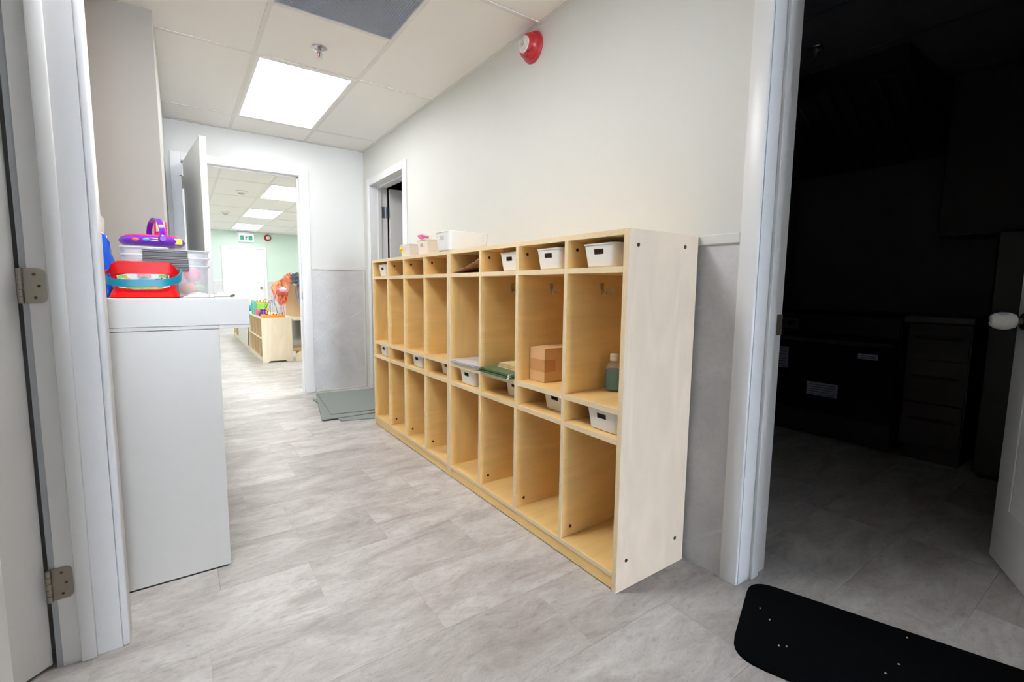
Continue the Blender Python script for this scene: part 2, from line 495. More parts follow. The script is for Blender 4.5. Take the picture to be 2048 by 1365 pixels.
def inst(name, me, loc, parent, rotz=0.0):
    o = bpy.data.objects.new(name, me); COL.objects.link(o)
    o.parent = parent; o.location = Vector(loc) - wl(parent); o.rotation_euler = (0, 0, rotz)
    return o

def dup(root, loc, rotz=0.0, label=None, group=None):
    r = root.copy(); COL.objects.link(r); r.location = loc; r.rotation_euler = (0, 0, rotz)
    WL[r.name] = Vector(loc)
    if label: r['label'] = label
    if group: r['group'] = group
    for ch in list(root.children):
        c = ch.copy(); COL.objects.link(c); c.parent = r
        for g in list(ch.children):
            d = g.copy(); COL.objects.link(d); d.parent = c
    return r

def rrect(x0, x1, y0, y1, r, z, n=4):
    pts = []
    for cx, cy, a0 in ((x1 - r, y1 - r, 0), (x0 + r, y1 - r, PI / 2), (x0 + r, y0 + r, PI), (x1 - r, y0 + r, 1.5 * PI)):
        for i in range(n + 1):
            a = a0 + i * PI / 2 / n
            pts.append(Vector((cx + r * math.cos(a), cy + r * math.sin(a), z)))
    return pts

def text_mesh(txt, size, mat, name, parent, M4, extrude=0.0006):
    cu = bpy.data.curves.new(name, 'FONT'); cu.body = txt; cu.size = size; cu.extrude = extrude
    cu.align_x = 'CENTER'; cu.align_y = 'CENTER'
    tmp = bpy.data.objects.new(name + '_tmp', cu); COL.objects.link(tmp)
    dg = bpy.context.evaluated_depsgraph_get()
    me = bpy.data.meshes.new_from_object(tmp.evaluated_get(dg))
    bpy.data.objects.remove(tmp); bpy.data.curves.remove(cu)
    off = wl(parent)
    me.transform(M4); me.transform(Matrix.Translation(-off))
    me.materials.clear(); me.materials.append(mat)
    o = bpy.data.objects.new(name, me); COL.objects.link(o); o.parent = parent
    return o

# ------------------------------------------------------------------ key dimensions (metres)
XR, XL, XB = 1.602, -0.19, -0.0455      # right wall, left wall, boxed-out part of left wall
YB, YB2, YBUMP = 4.862, 4.985, 3.05     # back wall faces, start of the boxed-out part
XA = -0.64                              # back of the alcove holding the white cabinet
ZC, ZC2 = 2.418, 2.44                   # ceiling heights: corridor, play room
YF = 13.85                              # far wall of the play room
H = 1.256                               # locker height

# ------------------------------------------------------------------ floor: vinyl planks
fl = struct('floor', B().box(-2.9, 5.2, Y_END - 0.1, YF + 0.1, -0.08, -0.0045), M['joint'])
PW, PL = 0.6095, 0.3028
row_off = {-1: 0.09, 0: 0.36, 1: 0.02, 2: 0.355, 3: 0.064, 4: 0.354, 5: 0.21, 6: 0.48, 7: 0.562, 8: 0.12, 9: 0.58}
def plank_rows(y0, y1):
    k0 = math.floor((y0 - 0.9055) / PL)
    k = k0
    while 0.9055 + k * PL < y1:
        yield k, max(y0, 0.9055 + k * PL), min(y1, 0.9055 + (k + 1) * PL)
        k += 1
G = 0.0004
def plank_spans(k, x0, x1):
    off = row_off.get(k, random.Random(k * 13 + 5).random() * PW)
    i = math.floor((x0 - off) / PW)
    while off + i * PW < x1:
        a, b = max(x0, off + i * PW), min(x1, off + (i + 1) * PW)
        if b - a > 0.02: yield a, b
        i += 1
plank_cache = {}
def plank(a, b, c, d):
    w, h = round(b - a, 3), round(d - c, 3)
    if (w, h) not in plank_cache:
        bb = B().box(-w / 2 + G, w / 2 - G, -h / 2 + G, h / 2 - G, -0.004, 0.0)
        me = bb.mesh('floor_plank'); me.materials.append(M['floor']); plank_cache[(w, h)] = me
    inst('floor_plank', plank_cache[(w, h)], ((a + b) / 2, (c + d) / 2, 0), fl)
for k, ya, yb in plank_rows(-1.0, 4.92):
    if yb - ya < 0.02: continue
    x1 = 4.4 if yb < 2.0 else (1.75 if yb < 3.6 else 2.6)
    x0 = -1.25 if yb < 2.0 else -0.3
    for a, b in plank_spans(k, x0, x1): plank(a, b, ya, yb)
far = B()
far.box(-2.7, 1.7, Y_END, -1.0, -.004, 0); far.box(-2.7, -1.25, -1.0, 1.8, -.004, 0)
for k, ya, yb in plank_rows(4.92, YF):
    if yb - ya < 0.02: continue
    for a, b in plank_spans(k, -1.6, 4.5): far.box(a + G, b - G, ya + G, yb - G, -0.004, 0.0)
part('far_floor_planks', far, M['floor_far'], fl, kind='stuff')

# ------------------------------------------------------------------ walls
DK0, DK1 = -0.095, 0.815        # kitchen door opening (Y)
DR0, DR1 = 3.825, 4.655         # second right-hand door opening (Y)
DL0, DL1 = 0.70, 1.672          # left door opening (Y)
DB0, DB1 = 0.06, 0.983          # door opening in the back wall (X)
ZD, ZDB = 2.05, 2.098           # door head heights
T = 0.17
J = 0.02                        # jamb thickness, set into the wall openings
w = B()
for y0, y1, z0, z1 in ((Y_END, DK0 - J, 0, ZC + .15), (DK1 + J, DR0 - J, 0, ZC + .15), (DR1 + J, YB, 0, ZC + .15), (DK0 - J, DK1 + J, ZD + J, ZC + .15), (DR0 - J, DR1 + J, ZD + J, ZC + .15)):
    w.box(XR, XR + T, y0, y1, z0, z1)
struct('wall_right', w, M['wall'])
w = B()
for y0, y1, z0, z1 in ((-1.0, DL0 - J, 0, ZC + .15), (DL1 + J, 1.83, 0, ZC + .15), (DL0 - J, DL1 + J, ZD + J, ZC + .15)):
    w.box(XL - 0.12, XL, y0, y1, z0, z1)
w.box(XA - .12, XL - .12, 1.77, 1.83, 0, ZC + .15); w.box(XA - .12, XA, 1.83, YBUMP, 0, ZC + .15)
struct('wall_left', w, M['wall'])
struct('wall_left_boxing', B().box(XA - .12, XB, YBUMP + .003, YB, 0, ZC + .15), M['wall'])
struct('wall_left_shade', B().box(XA - .12, XB - .0005, YBUMP, YBUMP + .003, 0, ZC + .15), M['wall_shade'])  # thin skin over the boxing front, its shade put into the colour
w = B()
for x0, x1, z0, z1 in ((-1.7, DB0 - J, 0, 2.62), (DB1 + J, 4.6, 0, 2.62), (DB0 - J, DB1 + J, ZDB + J, 2.62)):
    w.box(x0, x1, YB, YB2, z0, z1)
struct('wall_back', w, M['wall'])
w = B()
for x0, x1, z0, z1 in ((-2.72, WX0, 0, 2.6), (WX1, 5.2, 0, 2.6), (WX0, WX1, 0, WZ0), (WX0, WX1, WZ1, 2.6)): w.box(x0, x1, Y_END - .12, Y_END, z0, z1)
struct('wall_rear', w, M['wall'])
struct('wall_lobby', B().box(-2.72, -2.6, Y_END, .6, 0, 2.6), M['wall'])
wn = struct('window_1')
f = B()
for k in range(4):
    x = WX0 + (WX1 - WX0) * k / 3; f.box(x - .025, x + .025, Y_END - .09, Y_END - .03, WZ0, WZ1)
for z in (WZ0 + .02, WZ1 - .02): f.box(WX0, WX1, Y_END - .09, Y_END - .03, z - .02, z + .02)
part('window_frame', f, M['trim'], wn)
# play room beyond
struct('wall_far', B().box(-1.7, 4.6, YF, YF + 0.12, 0, 2.62), M['wall_green'])
struct('wall_far_left', B().box(-1.72, -1.6, YB2, YF, 0, 2.62), M['wall_green'])
struct('wall_far_right', B().box(4.5, 4.62, YB2, YF, 0, 2.62), M['wall_green'])
# kitchen, side room and left room shells
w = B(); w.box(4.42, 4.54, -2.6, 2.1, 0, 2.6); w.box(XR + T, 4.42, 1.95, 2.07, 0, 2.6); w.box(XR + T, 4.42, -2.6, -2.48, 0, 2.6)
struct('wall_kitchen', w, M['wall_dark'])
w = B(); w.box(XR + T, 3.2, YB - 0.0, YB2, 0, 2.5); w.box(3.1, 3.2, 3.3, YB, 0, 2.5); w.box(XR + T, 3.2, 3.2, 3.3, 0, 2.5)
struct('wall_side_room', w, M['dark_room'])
w = B(); w.box(-2.3, -2.2, .6, 1.83, 0, 2.6); w.box(-2.3, XA - .12, 1.77, 1.83, 0, 2.6); w.box(-2.72, XL - .12, .54, .6, 0, 2.6); w.box(-2.72, XL, -1.0, -.94, 0, 2.6)
struct('wall_left_room', w, M['wall'])

# wainscot panels and chair rails
w = B().box(1.596, XR, DK1 + 0.064, 2.27, 0, 1.222); w.box(1.596, XR, 2.273, DR0 - 0.07, 0, 1.222)
struct('trim_wainscot_right', w, M['stone'])
w = B().box(1.066, 1.578, YB - 0.006, YB, 0.002, 1.222)
struct('trim_wainscot_back', w, M['stone'])
struct('trim_corner_bead', B().box(1.578, 1.592, YB - 0.010, YB, 0.0, 1.222, 0.002), M['rail'])
struct('trim_rail_right', B().box(1.586, XR, DK1 + 0.064, DR0 - 0.07, 1.222, 1.258, 0.003), M['rail'])
struct('trim_rail_back', B().box(1.066, XR, YB - 0.014, YB, 1.222, 1.258, 0.003), M['rail'])
w = B().box(1.08, XR - 0.02, YB - 0.016, YB - 0.006, 0, 0.012, 0.002)
struct('trim_floor_strip', w, M['rail'])
w = B().box(-1.6, 0.90, YF - 0.012, YF, 0, 1.16); w.box(1.93, 4.5, YF - 0.012, YF, 0, 1.16)
struct('trim_wainscot_far', w, M['stone'])
w = B().box(-1.6, 0.90, YF - 0.02, YF, 1.16, 1.195, .002); w.box(1.93, 4.5, YF - 0.02, YF, 1.16, 1.195, .002)
struct('trim_rail_far', w, M['rail'])

# ------------------------------------------------------------------ ceilings: tiles, bars, lamps
def ceiling(name, xs, ys, z, mat, skip, half=None, th=0.012, bar='bar'):
    """xs, ys: grid lines; skip(i,j) -> no tile"""
    x0, x1, y0, y1 = xs[0], xs[-1], ys[0], ys[-1]
    c = struct(name, B().box(x0 - 0.1, x1 + 0.1, y0 - 0.1, y1 + 0.1, z + 0.13, z + 0.16), M['duct'])
    cache = {}
    for i in range(len(xs) - 1):
        for j in range(len(ys) - 1):
            if skip(i, j): continue
            cells = [(ys[j], ys[j + 1])]
            if half and half(i, j): cells = half(i, j)
            for ya, yb in cells:
                w_, h_ = round(xs[i + 1] - xs[i], 3), round(yb - ya, 3)
                if w_ < 0.03 or h_ < 0.03: continue
                if (w_, h_) not in cache:
                    me = B().box(-w_ / 2 + .002, w_ / 2 - .002, -h_ / 2 + .002, h_ / 2 - .002, 0.003, 0.003 + th).mesh('ceiling_tile')
                    me.materials.append(mat); cache[(w_, h_)] = me
                inst('ceiling_tile', cache[(w_, h_)], ((xs[i] + xs[i + 1]) / 2, (ya + yb) / 2, z), c)
    for x in xs[1:-1]: part('ceiling_bar', B().box(x - .012, x + .012, y0, y1, z - 0.0005, z + 0.003), M[bar], c)
    for y in ys[1:-1]: part('ceiling_bar', B().box(x0, x1, y - .012, y + .012, z - 0.001, z + 0.0025), M[bar], c)
    for a in ((x0, x0 + .02, y0, y1), (x1 - .02, x1, y0, y1), (x0, x1, y0, y0 + .02), (x0, x1, y1 - .02, y1)):
        part('ceiling_edge_bar', B().box(*a, z - 0.0015, z + 0.002), M[bar], c)
    return c

def ceiling_light(x0, x1, y0, y1, z, mat, label, group=None):
    t = thing('ceiling_light', label, 'light', ((x0 + x1) / 2, (y0 + y1) / 2, z), group)
    f = B(); e = 0.022
    for a in ((x0, x1, y0, y0 + e), (x0, x1, y1 - e, y1), (x0, x0 + e, y0 + e, y1 - e), (x1 - e, x1, y0 + e, y1 - e)):
        f.box(*a, z - 0.002, z + 0.03)
    f.box(x0, x1, y0, y1, z + 0.03, z + 0.05)
    part('frame', f, M['lamp_frame'], t)
    part('diffuser', B().box(x0 + e, x1 - e, y0 + e, y1 - e, z + 0.004, z + 0.010), mat, t)
    return t

gx = [XA, 0.4305 - .6096, 0.4305, 1.0402, XR]
gy = [Y_END] + [4.4485 - 1.2185 * k for k in range(7, -1, -1) if 4.4485 - 1.2185 * k > Y_END + .05] + [YB]
jL = max(i for i, y in enumerate(gy[:-1]) if y < 3.3)           # cell of the lamp
ysp = (gy[jL - 1] + gy[jL]) / 2
yl2 = (gy[jL - 2] + gy[jL - 1]) / 2
def sk(i, j): return i == 2 and j == jL
def hf(i, j):
    if i == 2 and j == jL - 1: return [(ysp, gy[jL])]
    if i == 1 and j == jL - 2: return [(gy[jL - 2], yl2)]
    return None
cg = ceiling('ceiling', gx, gy, ZC, M['tile'], sk, half=hf)
part('ceiling_bar', B().box(gx[2], gx[3], ysp - .012, ysp + .012, ZC - 0.001, ZC + 0.0025), M['bar'], cg)
ceiling_light(gx[2] + .012, gx[3] - .012, gy[jL] + .012, gy[jL + 1] - .012, ZC, M['light_hall'], 'large lit ceiling panel over the corridor beside the sprinkler tile')
ceiling_light(gx[1] + .012, gx[2] - .012, yl2 + .012, gy[jL - 1] - .012, ZC, M['light_added'], 'unseen square lit ceiling panel added above the frame on the left side')  # added lamp, placed to reach the shelf tops and spare the kitchen
struct('ceiling_lobby', B().box(-2.72, XA - .1, Y_END, .6, ZC, ZC + .05), M['tile'])
px = [-1.6 + 0.0] + [1.085 + 0.6096 * k for k in range(-4, 6) if -1.55 < 1.085 + 0.6096 * k < 4.45] + [4.5]
py = [YB2] + [7.24 + 1.2185 * k for k in range(-1, 6) if YB2 + .05 < 7.24 + 1.2185 * k < YF - .05] + [YF]
ip = min(range(len(px)), key=lambda i: abs(px[i] - 1.085))
rows_lit = [min(range(len(py)), key=lambda i: abs(py[i] - v)) for v in (7.24, 9.677, 12.114)] + [0]  # last entry is an unseen lamp row, added to light the shelf end
cols_lit = [ip, ip - 4 if ip >= 4 else 0, ip + 4]
lit = [(c, r) for c in cols_lit for r in rows_lit if 0 <= c < len(px) - 1 and px[c + 1] - px[c] > .5]
ceiling('ceiling_playroom', px, py, ZC2, M['tile'], lambda i, j: (i, j) in lit)
names = {rows_lit[3]: 'added unseen one just past the doorway', rows_lit[0]: 'nearest one', rows_lit[1]: 'middle one', rows_lit[2]: 'farthest one'}
for (c, r) in lit:
    if c == ip: lab = 'lit play room ceiling panel, %s of those in line' % names[r]
    elif c < ip: lab = 'lit play room ceiling panel hidden in the left bay, %s' % names[r]
    else: lab = 'lit play room ceiling panel hidden in the right bay, %s' % names[r]
    ceiling_light(px[c] + .012, px[c + 1] - .012, py[r] + .012, py[r + 1] - .012, ZC2, M['light_play'], lab, 'lit ceiling panels in the play room')
kx = [XR + T] + [XR + T + 0.28 + .61 * k for k in range(0, 4)] + [4.42]
ky = [-2.48] + [-2.2 + 1.22 * k for k in range(0, 4)] + [1.95]
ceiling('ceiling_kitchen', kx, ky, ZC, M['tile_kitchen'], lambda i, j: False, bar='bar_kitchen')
struct('ceiling_left_room', B().box(-2.3, XL - .12, .54, 1.83, 2.45, 2.5), M['tile'])
struct('ceiling_side_room', B().box(XR + T, 3.2, 3.2, YB2, 2.40, 2.46), M['duct'])

# ceiling air grille (egg-crate)
t = thing('ceiling_vent', 'square grey egg-crate air grille in the corridor ceiling', 'vent', (0.735, (gy[jL - 1] + ysp) / 2, ZC))
x0, x1, y0, y1 = gx[2] + .012, gx[3] - .012, gy[jL - 1] + .012, ysp - .012
f = B()
for a in ((x0, x1, y0, y0 + .008), (x0, x1, y1 - .008, y1), (x0, x0 + .008, y0, y1), (x1 - .008, x1, y0, y1)): f.box(*a, ZC - 0.001, ZC + 0.025)
part('frame', f, M['grille'], t)
g = B(); N = 46
for k in range(1, N):
    x = x0 + (x1 - x0) * k / N; g.box(x - .0026, x + .0026, y0, y1, ZC + .001, ZC + .014)
    y = y0 + (y1 - y0) * k / N; g.box(x0, x1, y - .0026, y + .0026, ZC + .001, ZC + .014)
part('egg_crate_core', g, M['grille'], t, kind='stuff')
part('duct_box', B().box(x0, x1, y0, y1, ZC + .06, ZC + .10), M['duct'], t)

# sprinkler heads
def sprinkler(x, y, z, label):
    t = thing('sprinkler_head', label, 'sprinkler', (x, y, z))
    part('escutcheon', B().lathe([(0.043, 0), (0.041, -0.004), (0.026, -0.008), (0.022, -0.002)], (x, y, z), n=28), M['chrome'], t)
    part('body', B().cyl((x, y, z), (x, y, z - .022), .011, .009, 12), M['steel'], t)
    fr = B()
    for s in (-1, 1): fr.tube([(x + s * .009, y, z - .02), (x + s * .014, y, z - .033), (x + s * .006, y, z - .047), (x, y, z - .05)], .0022, 6)
    part('yoke', fr, M['steel'], t)
    part('glass_bulb', B().cyl((x, y, z - .022), (x, y, z - .046), .0025, .0025, 8), M['red'], t)
    part('deflector', B().lathe([(0.004, -.050), (0.017, -.052), (0.017, -.0535), (0.003, -.0535)], (x, y, z), n=16), M['chrome'], t)
sprinkler(0.73, 2.943, ZC, 'chrome sprinkler head in the corridor ceiling between grille and lit panel')
sprinkler(3.012, 1.295, ZC, 'dim sprinkler head in the dark kitchen ceiling')
for x, y, lab in ((0.82, 8.02, 'small white detector on the play room ceiling, nearer of two'), (0.785, 10.45, 'small white detector on the play room ceiling, farther of two')):
    t = thing('smoke_detector', lab, 'detector', (x, y, ZC2))
    part('base', B().lathe([(0.075, 0), (0.075, -.012), (0.06, -.02)], (x, y, ZC2), n=24), M['white_plastic'], t)
    part('sensor_cap', B().lathe([(0.045, -.02), (0.04, -.04), (0.02, -.047)], (x, y, ZC2), n=20), M['grey_cloth'], t)

# ------------------------------------------------------------------ door casings, jambs
def casing_profile_y(b, x_face, out, y0, y1, z0, z1):
    """upright casing on a wall x = x_face, standing out by `out` (signed)"""
    xa, xb = sorted((x_face, x_face + out)); b.box(xa, xb, y0, y1, z0, z1, 0.004, 2)
# kitchen door frame (trim_1)
tr = struct('trim_1')
j = B().box(XR, XR + T + .015, DK1, DK1 + .02, 0, ZD + .02); j.box(XR, XR + T + .015, DK0 - .02, DK0, 0, ZD + .02); j.box(XR, XR + T + .015, DK0, DK1, ZD, ZD + .02)
part('jamb', j, M['trim'], tr)
s = B().box(1.676, 1.721, DK1 - .012, DK1, 0, ZD, .002); s.box(1.676, 1.721, DK0, DK0 + .012, 0, ZD, .002); s.box(1.676, 1.721, DK0, DK1, ZD - .012, ZD, .002)
part('door_stop', s, M['trim'], tr)
for y0, y1, z0, z1 in ((DK1 + .001, DK1 + .064, 0, ZD + .064), (DK0 - .064, DK0 - .001, 0, ZD + .064), (DK0 - .001, DK1 + .001, ZD + .001, ZD + .064)):
    b = B().box(XR - .014, XR, y0, y1, z0, z1, 0.004, 2); part('casing', b, M['trim'], tr)
b = B().box(XR + T, XR + T + .015, DK1 + .001, DK1 + .06, 0, ZD + .06, .003); part('casing', b, M['trim'], tr)
st = B().box(1.752, 1.790, DK1 - .0018, DK1, .90, .975); st.box(1.764, 1.780, DK1 - .003, DK1 - .001, .92, .955)
part('strike_plate', st, M['nickel'], tr)
# left door frame (trim_2)
tr = struct('trim_2')
j = B().box(-.318, XL, DL1, DL1 + .02, 0, ZD + .02); j.box(-.318, XL, DL0 - .02, DL0, 0, ZD + .02); j.box(-.318, XL, DL0, DL1, ZD, ZD + .02)
part('jamb', j, M['trim'], tr)
s = B().box(-.279, -.245, DL1 - .012, DL1, 0, ZD, .004, 2); s.box(-.279, -.245, DL0, DL0 + .012, 0, ZD, .004, 2); s.box(-.279, -.245, DL0, DL1, ZD - .012, ZD, .003)
part('door_stop', s, M['trim'], tr)
for y0, y1, z0, z1 in ((DL1 + .001, DL1 + .068, 0, ZD + .068), (DL0 - .068, DL0 - .004, 0, ZD + .068), (DL0 - .004, DL1 + .001, ZD + .001, ZD + .068)):
    part('casing', B().box(XL, XL + .018, y0, y1, z0, z1, 0.005, 3), M['trim'], tr)
part('rebate_edge', B().box(-.331, -.3185, DL1 + .002, DL1 + .02, 0, ZD), M['trim_dim'], tr)
# back door frame (trim_3)
tr = struct('trim_3')
j = B().box(DB0 - .02, DB0, YB, YB2, 0, ZDB + .02); j.box(DB1, DB1 + .02, YB, YB2, 0, ZDB + .02); j.box(DB0, DB1, YB, YB2, ZDB, ZDB + .02)
part('jamb', j, M['trim'], tr)
s = B().box(DB0, DB0 + .012, YB + .045, YB + .085, 0, ZDB, .002); s.box(DB1 - .012, DB1, YB + .045, YB + .085, 0, ZDB, .002); s.box(DB0, DB1, YB + .045, YB + .085, ZDB - .012, ZDB, .002)
part('door_stop', s, M['trim'], tr)
for x0, x1, z0, z1 in ((DB0 - .075, DB0, 0, ZDB + .065), (DB1, DB1 + .083, 0, ZDB + .065), (DB0, DB1, ZDB, ZDB + .065)):
    part('casing', B().box(x0, x1, YB - .016, YB, z0, z1, 0.004, 2), M['trim'], tr)
part('strike_plate', B().box(DB1 - .002, DB1 + .001, YB + .006, YB + .036, .93, 1.0), M['nickel'], tr)
# right-hand far door frame (trim_4)
tr = struct('trim_4')
j = B().box(XR, XR + T, DR1, DR1 + .02, 0, ZD + .02); j.box(XR, XR + T, DR0 - .02, DR0, 0, ZD + .02); j.box(XR, XR + T, DR0, DR1, ZD, ZD + .02)
part('jamb', j, M['trim'], tr)
s = B().box(1.672, 1.71, DR1 - .012, DR1, 0, ZD, .002); s.box(1.672, 1.71, DR0, DR0 + .012, 0, ZD, .002); s.box(1.672, 1.71, DR0, DR1, ZD - .012, ZD, .002)
part('door_stop', s, M['trim'], tr)
for y0, y1, z0, z1 in ((DR1, DR1 + .075, 0, ZD + .068), (DR0 - .072, DR0, 0, ZD + .068), (DR0, DR1, ZD, ZD + .068)):
    part('casing', B().box(XR - .016, XR, y0, y1, z0, z1, 0.004, 2), M['trim'], tr)
# far exit door and frame (trim_5)
tr = struct('trim_5')
for x0, x1, z0, z1 in ((0.91, 0.965, 0, 2.06), (1.86, 1.925, 0, 2.06), (0.965, 1.86, 2.0, 2.06)):
    part('casing', B().box(x0, x1, YF - .03, YF, z0, z1, .004), M['trim'], tr)

# ------------------------------------------------------------------ doors
def panel_door(name, width, height, th, root_loc, ang, panels, mat, hinges=None):
    """local frame: hinge at origin, leaf along +x, visible face at y=0, back at y=-th; panels as (x0,x1,z0,z1)"""
    d = struct(name)
    d.location = root_loc; d.rotation_euler = (0, 0, ang)
    part('leaf', B().box(0, width, -th, 0, 0.008, height, .0025), mat, d)
    for (a, b_, c, e) in panels:
        for sgn, yf in ((1, 0), (-1, -th)):
            m = B(); wv = .022
            ys = (yf, yf + sgn * .005)
            for bx in ((a, b_, c, c + wv), (a, b_, e - wv, e), (a, a + wv, c + wv, e - wv), (b_ - wv, b_, c + wv, e - wv)):
                m.box(bx[0], bx[1], min(ys), max(ys), bx[2], bx[3], .0022)
            part('panel_moulding', m, mat, d)
            part('raised_panel', B().box(a + .045, b_ - .045, min(yf, yf + sgn * .004), max(yf, yf + sgn * .004), c + .045, e - .045, .0018), mat, d)
    return d
two = lambda wd: [(0.115, wd - .115, 0.22, 0.93), (0.115, wd - .115, 1.08, 1.90)]
# left door, swung open into the left room
d1 = panel_door('door_1', 0.95, 2.035, .035, (-.3395, 1.684, 0), math.atan2(-.66, -.75), two(.95), M['door'])
def hinge(name, par, boxes, pin, mat, screws=()):
    h = B()
    for bx in boxes: h.box(*bx, 0.0008)
    o = part(name, h, mat, par)
    k = B()
    (x, y, z0, z1) = pin; n = 5
    for i in range(n):
        a = z0 + (z1 - z0) * i / n; k.cyl((x, y, a + .0006), (x, y, a + (z1 - z0) / n - .0006), .0062, .0062, 12)
    part('hinge_knuckle', k, mat, o)
    if screws:
        sc_ = B()
        for p, n_ in screws: sc_.cyl(Vector(p), Vector(p) + Vector(n_) * .0012, .004, .0034, 10)
        part('hinge_screw_heads', sc_, M['screw'], o, kind='stuff')
    return o
def round_plate(x0, x1, y0, y1, z0, z1, r=.014):
    """plate with the two corners on the +x side rounded"""
    pts = [(x0, z0)]
    for i in range(6):
        a = -PI / 2 + i * PI / 2 / 5; pts.append((x1 - r + r * math.cos(a), z0 + r + r * math.sin(a)))
    for i in range(6):
        a = i * PI / 2 / 5; pts.append((x1 - r + r * math.cos(a), z1 - r + r * math.sin(a)))
    pts.append((x0, z1))
    return B().prism(pts, 'y', y0, y1)
hing_root = bpy.data.objects['trim_2']
for zc in (1.052, 0.243, 1.82):
    o = part('hinge', round_plate(-.326, -.283, DL1 - .0026, DL1 - .0002, zc - .045, zc + .045), M['nickel'], hing_root)
    k = B()
    for i in range(5):
        a = zc - .045 + .09 * i / 5; k.cyl((-.331, DL1 - .006, a + .0006), (-.331, DL1 - .006, a + .0174), .0062, .0062, 12)
    part('hinge_knuckle', k, M['nickel'], o)
    sc_ = B()
    for dx, dz in ((-.305, .03), (-.297, 0), (-.305, -.03)): sc_.cyl((dx, DL1 - .0026, zc + dz), (dx, DL1 - .0036, zc + dz), .0036, .003, 10)
    part('hinge_screw_heads', sc_, M['screw'], o, kind='stuff')
# kitchen door, swung into the kitchen
ang = math.atan2(.134, .283)
LK = .90
hx, hy = 2.643 - LK * math.cos(ang), .349 - LK * math.sin(ang)
d2 = panel_door('door_2', LK, 2.03, .035, (hx, hy, 0), ang, two(LK), M['door'])
part('knob_rose', B().lathe([(.033, 0), (.033, .004), (.028, .010)], (LK - .065, .0, .955), (0, 1, 0), 24), M['black'], d2)
part('knob_neck', B().cyl((LK - .065, .008, .955), (LK - .065, .036, .955), .012, .012, 14), M['nickel'], d2)
kn = part('knob_safety_cover', B().lathe([(.016, .024), (.025, .028), (.032, .045), (.034, .062), (.030, .082), (.020, .095), (.006, .099)], (LK - .065, 0, .955), (0, 1, 0), 28), M['white_plastic'], d2, label='white child-proof knob cover')
part('grip_hole', B().cyl((LK - .065, .094, .955), (LK - .065, .1, .955), .007, .007, 12), M['black'], kn)
part('grip_pad', B().sphere((LK - .075, .066, .982), .014, (1.2, 1.3, .5), 2), M['grey_cloth'], kn)
# back door leaf swung into the corridor, hinges at left
d3 = struct('door_3')
Lb = .905; hb = (DB0 + .012, YB - .02); eb = (0.158, 3.95)
ab = math.atan2(eb[1] - hb[1], eb[0] - hb[0])
d3.location = (hb[0], hb[1], 0); d3.rotation_euler = (0, 0, ab)
part('leaf', B().box(0, Lb, 0, .042, .008, 2.085, .002), M['door'], d3)
for yk, sgn in ((-.001, -1), (.043, 1)):
    part('knob_rose', B().lathe([(.032, 0), (.032, .005), (.02, .01)], (Lb - .065, yk, .98), (0, sgn, 0), 20), M['nickel'], d3)
    part('knob', B().lathe([(.012, .008), (.012, .03), (.027, .04), (.03, .055), (.022, .066), (.004, .069)], (Lb - .065, yk, .98), (0, sgn, 0), 24), M['nickel'], d3)
for zc in (1.915, 1.05, .22):
    h = B().box(.0, .032, -.0015, .0, zc - .05, zc + .05)
    o = part('hinge', h, M['nickel'], d3)
    k = B()
    for i in range(5): k.cyl((-.006, -.006, zc - .05 + .02 * i + .0006), (-.006, -.006, zc - .05 + .02 * (i + 1) - .0006), .007, .007, 12)
    part('hinge_knuckle', k, M['nickel'], o)
part('hinge_stop_arm', B().tube([(-.006, -.006, 1.97), (-.012, -.03, 1.968), (-.016, -.062, 1.975), (-.016, -.075, 1.972)], .005, 8), M['nickel'], d3)
# side-room door leaf opened inwards
d4 = struct('door_4')
d4.location = (XR + T + .012, DR1 - .012, 0); d4.rotation_euler = (0, 0, math.radians(-7))
part('leaf', B().box(0, .80, -.036, 0, .01, 2.035, .002), M['door'], d4)
h = B().box(1.705, 1.745, DR1 - .003, DR1 - .0005, 1.75, 1.862); h2 = B().box(XR + T + .006, XR + T + .013, DR1 - .046, DR1 - .014, 1.75, 1.862)
part('hinge_plate', h, M['steel'], bpy.data.objects['trim_4'])
k = B()
for i in range(5): k.cyl((1.752, DR1 - .010, 1.75 + .0224 * i + .0006), (1.752, DR1 - .010, 1.75 + .0224 * (i + 1) - .0006), .009, .009, 12)
part('hinge_knuckle', k, M['steel'], bpy.data.objects['trim_4'])
part('hinge_leaf', h2, M['steel'], bpy.data.objects['trim_4'])
# far exit door
d5 = struct('door_5', B().box(.967, 1.858, YF - .016, YF - .001, .01, 1.998, .002), M['door'])
part('knob', B().lathe([(.03, 0), (.03, .006), (.012, .01), (.012, .03), (.028, .04), (.028, .055), (.01, .064)], (1.776, YF - .016, 1.0), (0, -1, 0), 20), M['nickel'], d5)

